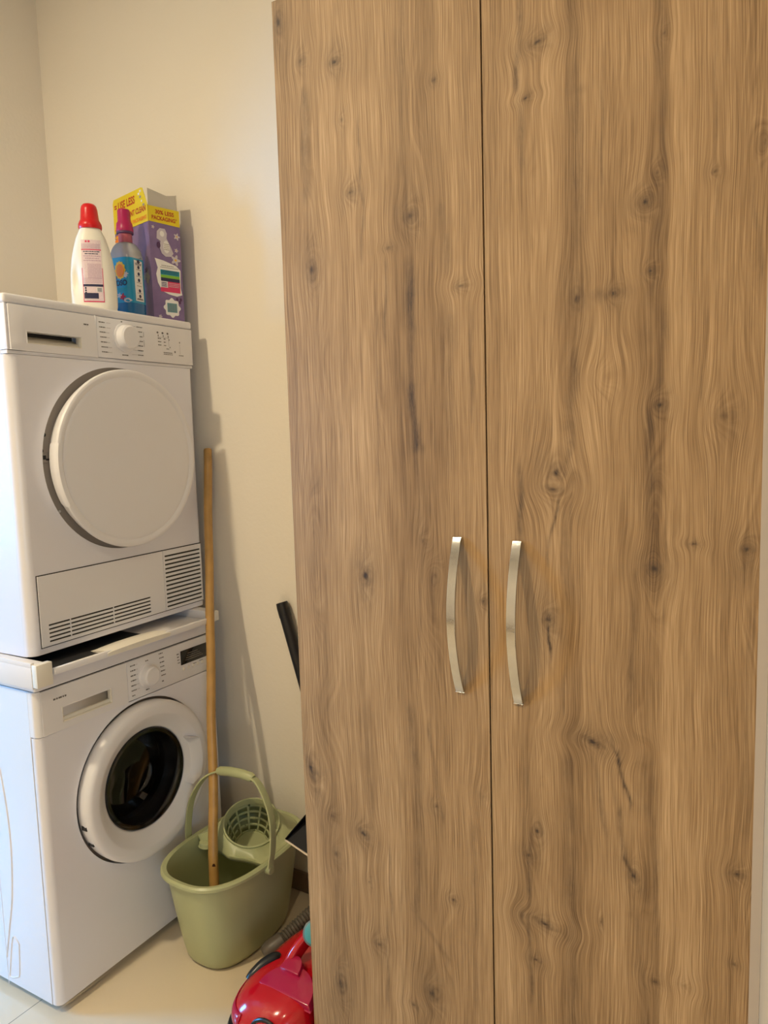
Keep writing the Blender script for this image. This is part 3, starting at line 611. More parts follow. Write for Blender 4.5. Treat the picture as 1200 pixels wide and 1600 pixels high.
# ================================================================ tumble dryer
ZD = .8799 + .0012
td = thing('tumble_dryer', 'white tumble dryer with closed round white door, stacked above the washing machine', 'tumble dryer', (-1.6174, 1.0347, ZD + .0), PI / 2 + 0.0422)
bm = bmesh.new(); open_case(bm, 0, .6, .0255, .555, .0, .826); obj('side_panels', bm, 'white', td, bevel=.001, seg=1)
bm = bmesh.new(); round_hole_front(bm, 0, .6, .002, .7135, .308, .461, .2390, 0, .014, .022); obj('front_panel', bm, 'white', td)
bm = bmesh.new(); lathe(bm, [(.0005, .0105), (.2400, .0105), (.2400, .020), (.0005, .020)], (.308, 0, .461), 'y', 96)
ds = obj('door_surround', bm, 'greyring', td)
for xx, zz in ((.0855, .528), (.0755, .490)):
    bm = bmesh.new(); lathe(bm, [(.005, .0108), (.0045, .0085), (.002, .0088), (.0005, .0095)], (xx, 0, zz), 'y', 16, cap1=True); obj('screw', bm, 'dark', ds)
bm = bmesh.new(); lathe(bm, [(.004, .0108), (.0038, .0085), (.0005, .0088)], (.112, 0, .340), 'y', 16, cap1=True); obj('screw', bm, 'chrome', ds)
bm = bmesh.new(); box(bm, .0735, .090, .0065, .0108, .462, .484); la = obj('latch_plate', bm, 'greyring', td, bevel=.001)
bm = bmesh.new(); box(bm, .0755, .083, .005, .0066, .469, .479); box(bm, .083, .092, .0055, .0066, .4665, .471); obj('latch_hole', bm, 'black', la)
# door
bm = bmesh.new()
lathe(bm, [(.200, .0100), (.2120, .0095), (.2220, -.010), (.2310, -.032), (.2325, -.0385), (.2305, -.0430), (.2260, -.0450), (.2195, -.0446), (.2140, -.0420), (.2125, -.0412), (.2110, -.0420), (.203, -.0430), (.10, -.0460), (.0005, -.0465)], (.3065, 0, .460), 'y', 120, cap1=True)
dd = obj('door', bm, 'wplastic', td, angle=28)
bm = bmesh.new(); rings = []
for a in np.linspace(math.radians(168), math.radians(207), 24):
    rings.append([(.3065 + r * math.cos(a), y, .460 + r * math.sin(a)) for r, y in ((.2190, -.004), (.2225, -.005), (.2345, -.034), (.2345, -.0405), (.2300, -.0465), (.2190, -.0470), (.2185, -.041), (.227, -.037))])
loft(bm, rings); obj('door_grip', bm, 'wplastic', dd, angle=40)
# rail under the fascia, fascia pieces, top
bm = bmesh.new(); box(bm, .001, .599, .002, .03, .7145, .7225); obj('fascia_rail', bm, 'wplastic', td, bevel=.001)
bm = bmesh.new(); grid_plate(bm, [.007, .050, .201, .2495], [.7235, .7415, .7675, .8265], {(1, 1)}, -.004, .020)
box(bm, .007, .2495, .034, .040, .7235, .8265)
wd = obj('water_tank_drawer', bm, 'wplastic', td, bevel=.0015)
bm = bmesh.new(); v = [(.048, .0335, .740), (.203, .0335, .740), (.203, .0335, .752), (.048, .0335, .752)]
loft(bm, [[(x, -.003, .7416), (x, .026, .7600), (x, .033, .7600), (x, .033, .7400), (x, -.003, .7405)] for x in (.048, .203)])
box(bm, .0495, .0510, -.0050, .014, .740, .769); box(bm, .2005, .2020, -.0050, .014, .740, .769); box(bm, .0495, .2020, -.0050, .014, .7402, .7418)
obj('drawer_grip', bm, 'cream', wd, bevel=.0005)
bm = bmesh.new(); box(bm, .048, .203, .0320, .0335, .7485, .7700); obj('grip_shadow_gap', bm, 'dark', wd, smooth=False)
s1 = plane_surf(-.004)
bm = bmesh.new(); dashes(bm, .212, .800, .016, .0032, s1); obj('brand_mark', bm, 'print', wd, smooth=False)
bm = bmesh.new(); box(bm, .2515, .596, -.004, .03, .7235, .8265); dpn = obj('control_panel', bm, 'wplastic', td, bevel=.0022)
bm = bmesh.new(); lathe(bm, [(.038, -.004), (.038, -.007), (.0335, -.009), (.031, -.026), (.027, -.030), (.0005, -.030)], (.343, 0, .780), 'y', 48, cap1=True); obj('knob', bm, 'wplastic', dpn)
bm = bmesh.new(); rn = random.Random(2)
for i in range(7):
    z = .8115 - i * .0125
    dashes(bm, .259 + i * .0008, z, .020, .0026, s1, rnd=rn); patch(bm, .283, .297 if i not in (2, 3, 4) else .292, z + .0008, z + .0014, s1, .0003)
for i in range(7):
    z = .8120 - i * .0125
    dashes(bm, .385, z, .020, .0024, s1, rnd=rn); patch(bm, .364 + (i in (1, 2, 3, 4)) * .012, .383, z + .0008, z + .0013, s1, .0003)
patch(bm, .4085, .4095, .788, .802, s1); patch(bm, .4085, .4095, .762, .780, s1)
dashes(bm, .332, .8195, .005, .003, s1); dashes(bm, .334, .814, .003, .003, s1); dashes(bm, .330, .7330, .022, .0028, s1)
for k in range(3):
    disc(bm, .461 + k * .019, .806, .0035, .0028, s1); disc(bm, .463 + k * .019, .798, .0015, .003, s1)
    dashes(bm, .461, .789 - k * .009, .012, .0026, s1, rnd=rn); dashes(bm, .483, .789 - k * .009, .008, .0026, s1, rnd=rn)
patch(bm, .463, .502, .7935, .7941, s1); patch(bm, .502, .5026, .770, .798, s1); disc(bm, .504, .789, .0016, .002, s1); disc(bm, .506, .768, .0016, .002, s1)
dashes(bm, .492, .7625, .010, .002, s1); dashes(bm, .480, .7515, .035, .0022, s1); dashes(bm, .480, .7470, .035, .0022, s1); disc(bm, .525, .757, .0025, .003, s1)
disc(bm, .545, .785, .0018, .0024, s1); patch(bm, .5450, .5455, .752, .78, s1); dashes(bm, .540, .747, .018, .0024, s1)
obj('programme_print', bm, 'print', dpn, smooth=False)
bm = bmesh.new(); box(bm, -.001, .601, -.002, .556, .8280, .850); obj('top_cover', bm, 'wplastic', td, bevel=.006, seg=3)
for xa, xb in ((0, .0062), (.5968, .6)):
    bm = bmesh.new(); box(bm, xa, xb, -.001, .0265, .7235, .8275); obj('fascia_end', bm, 'white', td, bevel=.0012)
# service flap and vent grille near the bottom
bm = bmesh.new(); box(bm, .0255, .5885, -.0010, .006, .0165, .1945); obj('flap_gap', bm, 'dark', td, smooth=False)
xs = [.0275, .049, .110, .1125, .245, .2475, .376, .4310]; zs = [.0190]
for k in range(5): zs += [.0275 + k * .0100, .0275 + k * .0100 + .0042]
zs += [.1920]
holes = {(i, 1 + 2 * k) for k in range(5) for i in (1, 3, 5)}
bm = bmesh.new(); grid_plate(bm, xs, zs, holes, -.0030, .0019); obj('service_flap', bm, 'wplastic', td, smooth=False)
xs = [.4325, .4380, .5820, .5865]; zs = [.0190]
for k in range(13): zs += [.0265 + k * .0122, .0265 + k * .0122 + .0050]
zs += [.1920]
bm = bmesh.new(); grid_plate(bm, xs, zs, {(1, 1 + 2 * k) for k in range(13)}, -.0030, .0019); obj('vent_grille', bm, 'wplastic', td, smooth=False)
bm = bmesh.new(); dashes(bm, .405, .085, .004, .030, plane_surf(-.003), .0003); obj('moulded_mark', bm, 'wplastic', td, smooth=False)

# ================================================================ laundry products on the dryer
ZT = ZD + .850 + .0004
def frame_surf(cs):     # cs(t_angle, z) -> (x, y); printed patches follow the bottle wall
    def f(u, v, off):
        x, y = cs(u, v); e = 1e-3; x2, y2 = cs(u + e, v); tx, ty = x2 - x, y2 - y; l = math.hypot(tx, ty) or 1
        return (x + ty / l * off, y - tx / l * off, v)
    return f
def se(a, b, n, t):
    c, s = math.cos(t), math.sin(t); return a * math.copysign(abs(c) ** (2 / n), c), b * math.copysign(abs(s) ** (2 / n), s)
# white bottle, local -y faces the camera
b1 = thing('detergent_bottle', 'white plastic detergent bottle with red cap, standing on the dryer', 'bottle', (-1.715, 1.360, ZT), math.radians(47))
prof = [(0, .048, .030), (.004, .054, .035), (.02, .0575, .037), (.06, .0580, .038), (.10, .0565, .038), (.14, .0515, .036), (.17, .0445, .033), (.195, .0370, .029), (.212, .0290, .025), (.222, .0250, .0225), (.232, .021, .020), (.245, .018, .018)]
def dims(z):
    for (z0, a0, c0), (z1, a1, c1) in zip(prof, prof[1:]):
        if z <= z1: t = (z - z0) / (z1 - z0); t = max(0, t); return a0 + (a1 - a0) * t, c0 + (c1 - c0) * t
    return prof[-1][1:]
bm = bmesh.new(); zz = list(np.linspace(0.004, .245, 50)); rings = [[(*se(*dims(z), 2.3, 2 * PI * k / 64), z) for k in range(64)] for z in [0] + zz]
# hand hollow pressed into the left of the front
for ri, r in enumerate(rings):
    for k, (x, y, z) in enumerate(r):
        d = math.exp(-((x + .040) / .012) ** 2 - ((z - .085) / .045) ** 2)
        if y < 0: y += .014 * d
        d2 = math.exp(-((x + .0) / .034) ** 4 - ((z - .095) / .085) ** 6)
        if y < 0: y += .0022 * d2
        r[k] = (x, y, z)
loft(bm, rings); bt = obj('body', bm, 'bottlewhite', b1, angle=60)
bm = bmesh.new(); lathe(bm, [(.0285, 0), (.0300, .004), (.0295, .012), (.0265, .019), (.0235, .024), (.0210, .050), (.0190, .0590), (.0145, .0640), (.0080, .0660), (.0005, .0665)], (0, 0, .218), 'z', 36, True, True)
obj('cap', bm, 'capred', b1, angle=40)
def b1s(u, v, off):      # u metres across the front, v height
    a, c = dims(v); n = 2.3; q = min(.97, abs(u / a)); y = -c * (1 - q ** n) ** (1 / n)
    y += .014 * math.exp(-((u + .040) / .012) ** 2 - ((v - .085) / .045) ** 2) + .0022 * math.exp(-((u) / .034) ** 4 - ((v - .095) / .085) ** 6)
    return (u, y - off, v)
def lab_u(v): return -.014 - (v - .03) * .02
bm = bmesh.new(); n = 16
def lab(u0, u1, v0, v1, off, mi): patch(bm, u0, u1, v0, v1, b1s, off, mi, 8, 14)
lab(-.0250, .0270, .024, .112, .0006, 1); lab(-.0235, .0255, .027, .185, .0009, 0)
lab(-.0235, .0255, .158, .1605, .0012, 3)
dashes(bm, -.0130, .178, .012, .005, b1s, .0012, 3)
rn = random.Random(9)
for k in range(4): dashes(bm, -.0225, .1725 - k * .0033, .046, .0014, b1s, .0012, 2, rn)
for k in range(5): dashes(bm, -.019 + (k % 2) * .004, .153 - k * .0058, .042 - (k % 2) * .008, .0022, b1s, .0012, 5 if k < 2 else 2, rn)
for k in range(12): dashes(bm, -.010, .121 - k * .0032, .034, .0014, b1s, .0012, 2, rn)
for k in range(4): dashes(bm, -.022, .084 - k * .0036, .046, .0014, b1s, .0012, 2, rn)
lab(-.0235, .0255, .0640, .0700, .0012, 5); lab(.009, .0235, .050, .062, .0013, 4)
for k in range(8): patch(bm, .011 + k * .0014, .0117 + k * .0014, .051, .061, b1s, .0015, 5, 1, 1)
for k in range(3): disc(bm, -.018, .060 - k * .006, .0025, .0025, b1s, .0013, 5, 10)
lab(-.0225, .0130, .033, .0475, .0013, 5); lab(.015, .0225, .033, .0475, .0013, 0); dashes(bm, -.018, .0275, .032, .0025, b1s, .0014, 0, rn)
obj('label', bm, ['pinkpaper', 'pinkink', 'lilacink', 'pinkink', 'paperw', 'navy'], b1, smooth=False)

# softener bottle
b2 = thing('softener_bottle', 'clear bottle of blue fabric softener with raspberry cap and blue label, on the dryer', 'bottle', (-1.728, 1.486, ZT), math.radians(10))
def cs2(t, z, k=1.0):
    w = 1.0
    if z > .165: q = min(1, (z - .165) / .042); w = math.sqrt(max(0, 1 - (q * .80) ** 2.4)) if q < 1 else .40; w = max(w, .36)
    if z < .006: w = .94 + z * 10
    wob = 1 - .03 * math.exp(-((z - .11) / .04) ** 2)
    return se(.038 * w * wob * k, .038 * w * wob * k, 3.6 - 1.4 * min(1, max(0, (z - .16) / .05)), t)
bm = bmesh.new(); loft(bm, [[(*cs2(2 * PI * k / 64, z), z) for k in range(64)] for z in [0, .003, .006] + list(np.linspace(.012, .207, 42))], cap1=True); obj('body', bm, 'clearpl', b2, angle=60)
bm = bmesh.new(); loft(bm, [[(*cs2(2 * PI * k / 48, z, 1.004), z) for k in range(48)] for z in (.0005, .004, .01, .02, .033, .045)], cap1=True); obj('liquid', bm, 'liquid', b2, angle=60)
bm = bmesh.new(); lathe(bm, [(.0185, .200), (.0190, .210), (.0185, .238)], (0, 0, 0), 'z', 32, True, True); obj('collar', bm, 'collar', b2)
bm = bmesh.new(); lathe(bm, [(.0225, .238), (.0235, .241), (.0230, .248), (.0215, .262), (.0180, .267), (.0172, .296), (.0155, .2995), (.0005, .3005)], (0, 0, 0), 'z', 36, True, True); cp = obj('cap', bm, 'cappink', b2, angle=40)
bm = bmesh.new(); lathe(bm, [(.0215, .233), (.0230, .234), (.0230, .240), (.021, .2405)], (0, 0, 0), 'z', 36, True, True); obj('cap_ring', bm, 'purpled', cp)
f2 = lambda u, v, off: None
def side_surf(ang):      # face of the squarish bottle: u metres along the face from its middle
    def f(u, v, off):
        a = .038 * (1 - .03 * math.exp(-((v - .11) / .04) ** 2)); n = 3.6; q = min(.96, abs(u) / a); y = -a * (1 - q ** n) ** (1 / n) - off
        c, s = math.cos(ang), math.sin(ang); return (u * c - y * s, u * s + y * c, v)
    return f
bm = bmesh.new(); loft(bm, [[(*[q * 1.012 for q in cs2(2 * PI * k / 96, z)], z) for k in range(97)][:96] for z in np.linspace(.040, .163, 20)], cap0=False, cap1=False)
lb = obj('label', bm, 'bluelabel', b2, angle=60)
L2 = side_surf(0.0); R2_ = side_surf(PI / 2)
bm = bmesh.new()
disc(bm, .006, .128, .017, .024, L2, .0012, 0, 24, .07, 12); disc(bm, .006, .127, .0125, .018, L2, .0016, 1, 20)
for k, (a, b) in enumerate(((.022, .112), (-.012, .108), (.024, .118))): disc(bm, a, b, .005, .005, L2, .0014, 2 + (k % 2), 10, .3)
stamp(bm, 'OSO', -.010, .086, .036, .016, L2, .0014, 4, .03)
dashes(bm, -.006, .076, .030, .004, L2, .0013, 5); dashes(bm, -.002, .070, .024, .004, L2, .0013, 5)
disc(bm, .010, .056, .008, .008, L2, .0014, 3, 20, .4); disc(bm, .000, .060, .006, .006, L2, .0014, 2, 20, .4); disc(bm, .024, .046, .010, .006, L2, .0014, 2, 12, .1)
obj('front_print', bm, ['gold', 'orange', 'paleink', 'magenta', 'navy', 'tealink'], lb, smooth=False)
bm = bmesh.new(); patch(bm, -.017, .017, .046, .1570, R2_, .0010, 0, 6, 8)
rn = random.Random(5)
for k, zz in enumerate((.137, .119, .102, .073, .058)):
    disc(bm, 0, zz + .002, .0048, .0048, R2_, .0015, 1, 14); dashes(bm, -.010, zz - .0055, .020, .0018, R2_, .0014, 2, rn)
disc(bm, .0, .1545, .007, .005, R2_, .0016, 1, 12, .3)
dashes(bm, -.013, .1475, .026, .0022, R2_, .0014, 1, rn); dashes(bm, -.012, .1445, .024, .0016, R2_, .0014, 1, rn)
dashes(bm, -.010, .087, .020, .0018, R2_, .0014, 2, rn); dashes(bm, -.013, .0495, .026, .0030, R2_, .0014, 1, rn)
obj('info_print', bm, ['paperw', 'navy', 'greyring'], lb, smooth=False)

# opened laundry product box: local x along the narrow face, y inward
bx = thing('detergent_box', 'opened purple and yellow cardboard detergent box with raised flaps, on the dryer', 'box', (-1.690, 1.540, ZT), PI / 2 - math.radians(12))
Wd, Dp, Hh = .100, .196, .322
bm = bmesh.new(); t = .0012
box(bm, 0, Wd, 0, t, 0, Hh - .002); box(bm, 0, Wd, Dp - t, Dp, 0, Hh - .01); box(bm, 0, t, t, Dp - t, 0, Hh); box(bm, Wd - t, Wd, t, Dp - t, 0, Hh - .01); box(bm, t, Wd - t, t, Dp - t, 0, t)
bd = obj('body', bm, 'purple', bx, smooth=False)
# narrow face print (-y), face (x)
nf = lambda u, v, off: (u, -off, v)
wf = lambda u, v, off: (-off, Dp - u, v)      # wide face, u from its far edge towards the corner
bm = bmesh.new()
blob(bm, [(0, .2770), (Wd, .2740), (Wd, .3200), (0, .3200)], nf, .0006, 0)
stamp(bm, '30% LESS', .022, .3000, .060, .0120, nf, .0010, 1, .03); stamp(bm, 'PACKAGING*', .010, .2835, .082, .0120, nf, .0010, 1, .03)
obj('narrow_face_band', bm, ['yellow', 'redink'], bd, smooth=False)
bm = bmesh.new()
# pictured bottle
blob(bm, [(.022, .232), (.024, .252), (.034, .262), (.050, .262), (.056, .250), (.054, .236), (.066, .214), (.074, .196), (.066, .186), (.048, .184), (.036, .192), (.030, .208), (.034, .226)], nf, .0006, 0)
disc(bm, .040, .247, .007, .008, nf, .0009, 1); disc(bm, .027, .214, .006, .009, nf, .0010, 2); disc(bm, .052, .212, .010, .018, nf, .0009, 1)
for k in range(4): dashes(bm, .044, .218 - k * .005, .016, .002, nf, .0012, 3)
# small flowers
for a, b, r in ((.080, .178, .012), (.088, .246, .008), (.012, .262, .004), (.084, .206, .005)): disc(bm, a, b, r, r, nf, .0009, 0, 40, .35); disc(bm, a, b, r * .3, r * .3, nf, .0012, 4, 10)
# information panel
blob(bm, [(.012, .176), (.040, .172), (.080, .162), (.094, .150), (.092, .100), (.096, .080), (.078, .074), (.052, .078), (.030, .086), (.018, .108), (.014, .132), (.020, .150)], nf, .0007, 5)
patch(bm, .028, .088, .152, .1535, nf, .0010, 3); dashes(bm, .032, .157, .040, .002, nf, .0010, 3)
patch(bm, .028, .090, .132, .146, nf, .0010, 6); patch(bm, .028, .090, .124, .132, nf, .0010, 7); patch(bm, .028, .090, .114, .124, nf, .0010, 8)
patch(bm, .050, .090, .094, .114, nf, .0010, 9); patch(bm, .026, .090, .084, .096, nf, .0011, 9); patch(bm, .028, .048, .097, .112, nf, .0011, 0)
rn = random.Random(3)
for k in range(3): dashes(bm, .030, .1085 - k * .0045, .015, .0018, nf, .0014, 8, rn)
for k in range(3): dashes(bm, .053, .1085 - k * .0045, .034, .0016, nf, .0014, 0, rn)
for k in range(3): dashes(bm, .030, .1430 - k * .0040, .055, .0016, nf, .0014, 8, rn)
# barcode in a flower
disc(bm, .060, .040, .026, .026, nf, .0007, 5, 48, .10, 8); patch(bm, .044, .076, .027, .053, nf, .0010, 6)
for k in range(9): patch(bm, .046 + k * .0033, .0475 + k * .0033, .028, .052, nf, .0013, 3, 1, 1)
disc(bm, .020, .012, .005, .005, nf, .0007, 0, 24, .3)
for a, b in ((.078, .066), (.086, .058), (.090, .066)): disc(bm, a, b, .004, .005, nf, .0008, 2)
obj('narrow_face_print', bm, ['paleink', 'paperw', 'purpled', 'greyring', 'gold', 'paperw', 'tealink', 'greenink', 'navy', 'pinkink'], bd, smooth=False)
rn = random.Random(8); bm = bmesh.new()
for k in range(16): disc(bm, rn.uniform(.02, .185), rn.uniform(.01, .24), rn.uniform(.006, .02), rn.uniform(.006, .02), wf, .0004 + k * .00005, k % 2, 30, .3)
obj('wide_face_flowers', bm, ['purpled', 'greyring'], bd, smooth=False)
# wide face flap raised above the box
bm = bmesh.new()
P = [(0, .276), (Dp, .276), (Dp, .322), (Dp - .022, .3715), (Dp - .030, .3740), (.006, .3740), (0, .362)]
ringA = [(-.0002, Dp - u, v) for u, v in P]; ringB = [(-.0014, Dp - u, v) for u, v in P]
loft(bm, [ringA, ringB]); fl = obj('wide_flap', bm, 'yellow', bx, smooth=False)
wf2 = lambda u, v, off: (-.0014 - off, Dp - u, v)
bm = bmesh.new()
stamp(bm, '= USE LESS', .010, .3380, .120, .0230, wf2, .0005, 0, .03)
stamp(bm, 'BRILLIANT CLEAN', .040, .3060, .147, .0165, wf2, .0005, 0, .03)
stamp(bm, 'LESS PACKAGING', .082, .2840, .106, .0110, wf2, .0005, 1, .03)
for k, (a, b) in enumerate(((.148, .356), (.156, .346), (.164, .334), (.172, .322), (.158, .362))): dashes(bm, a, b, .010, .006, wf2, .0005, 2 + k % 2)
obj('flap_lettering', bm, ['redink', 'orange', 'paperw', 'greyring'], fl, smooth=False)
bm = bmesh.new(); disc(bm, .030, .255, .026, .018, wf, .0012, 0, 40, .2, 8); disc(bm, .030, .285, .022, .010, wf, .0022, 0, 40, .2, 8); patch(bm, .0, .05, .246, .250, wf, .0014, 1); patch(bm, .0, .05, .262, .266, wf, .0014, 1)
obj('orange_flower_print', bm, ['orange', 'gold'], bd, smooth=False)
# plain flap at the narrow end, inside face showing
bm = bmesh.new(); rA = [(.004, .004, .314), (.096, .004, .314), (.096, .012, .366), (.070, .014, .361), (.010, .014, .3720)]
rB = [(x, y + .0012, z) for x, y, z in rA]; loft(bm, [rA, rB]); nfz = obj('narrow_flap', bm, 'cardgrey', bx, smooth=False)
bm = bmesh.new(); box(bm, .0965, .0980, .006, .05, .300, .366); obj('side_flap', bm, 'cardgrey', bx, smooth=False)

# ================================================================ mop bucket
BX, BY = -1.392, 1.444
bk = thing('mop_bucket', 'sage green plastic mop bucket with raised handle and wringer basket, on the floor', 'bucket', (BX, BY, 0))
def bring(z, a, b, n=2.7, dx=0, dy=0, k=64): return [(dx + se(a, b, n, 2 * PI * i / k)[0], dy + se(a, b, n, 2 * PI * i / k)[1], z) for i in range(k)]
def bprof(z):
    t = min(1, z / .262); return .094 + .036 * t ** .8, .150 + .048 * t ** .8
bm = bmesh.new(); rings = [bring(.006, .078, .134)]
rings += [bring(.003, .088, .144), bring(.010, .094, .150)]
for z in np.linspace(.02, .255, 16): a, b = bprof(z); rings.append(bring(z, a, b))
rings += [bring(.255, .139, .207), bring(.259, .1435, .2115), bring(.266, .1435, .2115), bring(.270, .139, .207), bring(.268, .129, .197)]
for z in np.linspace(.25, .012, 12): a, b = bprof(z); rings.append(bring(z, a - .003, b - .003))
loft(bm, rings, True, True, True); bb = obj('body', bm, 'green', bk, angle=45)
# cone wringer
BA = math.radians(27); wc = Vector((.012, .058, .308)); ax_u = Vector((1, 0, 0)); toward = Vector((.72, -.69, 0)).normalized()
nrm = (Vector((0, 0, 1)) * math.cos(BA) + toward * math.sin(BA)).normalized(); ax_u = nrm.cross(Vector((0, 0, 1))).normalized(); ax_v = nrm.cross(ax_u)
def wr(r, d, a): return wc + ax_u * (r * math.cos(a)) + ax_v * (r * math.sin(a)) - nrm * d
K = 72
bm = bmesh.new()
rr = [[wr(r, d, 2 * PI * i / K) for i in range(K)] for r, d in ((.0710, .016), (.0740, .002), (.0755, -.001), (.0795, -.001), (.0805, .004), (.0780, .012), (.0745, .018))]
loft(bm, rr, True, False, False)
# slotted cone wall: solid ribs and rings, open cells between
def cone_r(d): return .0770 - .30 * d
ds_ = [.018, .024, .041, .045, .062, .066, .083, .087, .104, .108]
for j in range(len(ds_) - 1):
    for i in range(K):
        rib = (i % 6) < 1
        if j % 2 == 1 and not rib and True:
            continue
        a0, a1 = 2 * PI * i / K, 2 * PI * (i + 1) / K; d0, d1 = ds_[j], ds_[j + 1]; q = []
        for a, d, o in ((a0, d0, 0), (a1, d0, 0), (a1, d1, 0), (a0, d1, 0)): q.append(bm.verts.new(wr(cone_r(d), d, a)))
        p = []
        for a, d, o in ((a0, d0, 0), (a1, d0, 0), (a1, d1, 0), (a0, d1, 0)): p.append(bm.verts.new(wr(cone_r(d) + .003, d, a)))
        bm.faces.new(q); bm.faces.new(p[::-1])
        for x in range(4): bm.faces.new((q[x], q[(x + 1) % 4], p[(x + 1) % 4], p[x]))
bmesh.ops.remove_doubles(bm, verts=bm.verts, dist=1e-5)
for r0, d0 in ((cone_r(.108), .108),):
    c = bm.verts.new(wr(0, .110, 0)); ring = [bm.verts.new(wr(r0, d0, 2 * PI * i / K)) for i in range(K)]
    for i in range(K): bm.faces.new((c, ring[i], ring[(i + 1) % K]))
obj('wringer_basket', bm, 'green', bk, angle=40)
# funnel plate from the basket rim to the bucket rim (back half) and to a cross edge in front
bm = bmesh.new(); top = []; low = []; low2 = []
for i in range(K):
    a = 2 * PI * i / K; p = wr(.0795, .004, a); top.append(p)
    d = Vector((p.x - wc.x, p.y - wc.y)); th = math.atan2(d.y, d.x)
    # meet the bucket outline
    aa, bb_ = .128, .196
    s = 1.0
    lo, hi = 0, .5
    for _ in range(30):
        mid = (lo + hi) / 2; x = wc.x + mid * math.cos(th); y = wc.y + mid * math.sin(th)
        if abs(x / aa) ** 2.7 + abs(y / bb_) ** 2.7 < 1: lo = mid
        else: hi = mid
    x = wc.x + lo * math.cos(th); y = wc.y + lo * math.sin(th); z = .268
    yf = -.016 - .012 * math.cos(x / .128 * PI / 2)
    if y < yf:
        sc_ = (yf - wc.y) / (y - wc.y); x = wc.x + (x - wc.x) * sc_; y = yf; z = .250
    low.append(Vector((x, y, z))); low2.append(Vector((x, y, z - .012)))
mid_ = [t_.lerp(l_, .5) + Vector((0, 0, -.012)) for t_, l_ in zip(top, low)]
loft(bm, [top, mid_, low, low2], True, False, False)
bmesh.ops.remove_doubles(bm, verts=bm.verts, dist=1e-5)
pl = obj('wringer_plate', bm, 'green', bk, angle=60); sm = pl.modifiers.new('wall', 'SOLIDIFY'); sm.thickness = .003
bm = bmesh.new(); loft(bm, [[(-.098 + .020 * math.cos(a), -.016 + .014 * math.sin(a), z) for a in [2 * PI * k / 20 for k in range(20)]] for z in (.244, .256)]); obj('wringer_tab', bm, 'green', bk, bevel=.003)
# handle
hp = spline([(-.1495, -.028, .250), (-.1500, -.026, .300), (-.138, -.018, .375), (-.100, -.006, .438), (-.045, .004, .469), (.020, .006, .475), (.078, .004, .474), (.118, -.002, .440), (.1480, -.012, .380), (.1530, -.020, .310), (.1500, -.026, .272), (.1495, -.028, .247)], 8)
bm = bmesh.new(); sweep(bm, hp, 0, 16, sec=(.0115, .0028), up=(0, 1, 0)); hd = obj('handle', bm, 'green', bk, angle=50)
bm = bmesh.new(); sweep(bm, [(-.052, .004, .467), (-.044, .004, .4695), (-.01, .0055, .4745), (.03, .006, .477), (.068, .005, .4755), (.074, .005, .473)], [.010, .0125, .013, .013, .0125, .010], 20); obj('grip', bm, 'green', hd, angle=50)
for sx in (-1, 1):
    bm = bmesh.new(); rings = [[(sx * x, -.028 + r * math.cos(a), .252 + r * math.sin(a)) for a in [2 * PI * k / 20 for k in range(20)]] for x, r in ((.139, .012), (.1515, .012), (.1535, .010))]; loft(bm, rings); obj('pivot', bm, 'green', bk)

# ================================================================ mop stick standing in the bucket
A = Vector((-1.386, 1.343, .030)); B = Vector((-1.6420, 1.6745, 1.356))
ms = thing('mop_stick', 'wooden mop stick standing in the green bucket, leaning on the wall', 'mop', tuple(A))
bm = bmesh.new(); n = 30; pts = [(B - A) * (i / n) + Vector((.0016 * math.sin(i * .9), .0012 * math.sin(i * .7 + 1), 0)) for i in range(n + 1)]
rad = [.0135 - .0012 * (i / n) for i in range(n)] + [.0108]; pts[-1] = pts[-1]
pts.insert(n, pts[n - 1].lerp(pts[n], .93)); rad.insert(n, .0123)
sweep(bm, pts, rad, 20); st = obj('pole', bm, 'stick', ms, angle=50)
bm = bmesh.new(); q = (B - A) * .150 + Vector((.0085, -.0095, 0)); r = [[(q.x + s * .0001 * 0 + ax_u.x * rr_ * math.cos(a) + toward.x * h_, q.y + ax_u.y * rr_ * math.cos(a) + toward.y * h_, q.z + rr_ * 1.6 * math.sin(a)) for a in [2 * PI * k / 16 for k in range(16)]] for rr_, h_ in ((.0045, -.006), (.0045, .0005), (.001, .0012))]
loft(bm, r); obj('knot', bm, 'knot', st, label='dark knot in the wood')

# ================================================================ black tube leaning in the corner behind the wardrobe
A = Vector((-1.065, 1.628, .017)); B = Vector((-1.377, 1.674, .903))
pt = thing('vacuum_tube', 'straight black tube leaning on the wall beside the wardrobe', 'tube', tuple(A))
d = (B - A); bm = bmesh.new(); sweep(bm, [d * t_ for t_ in (0, .02, .5, .985, 1)], [.014, .0172, .0172, .0175, .0168], 28)
pm = obj('pole', bm, 'tube', pt, angle=50)
bm = bmesh.new(); sweep(bm, [d * .955, d * .985, d * 1.001], [.0185, .0185, .0172], 28); obj('end_collar', bm, 'black', pm)

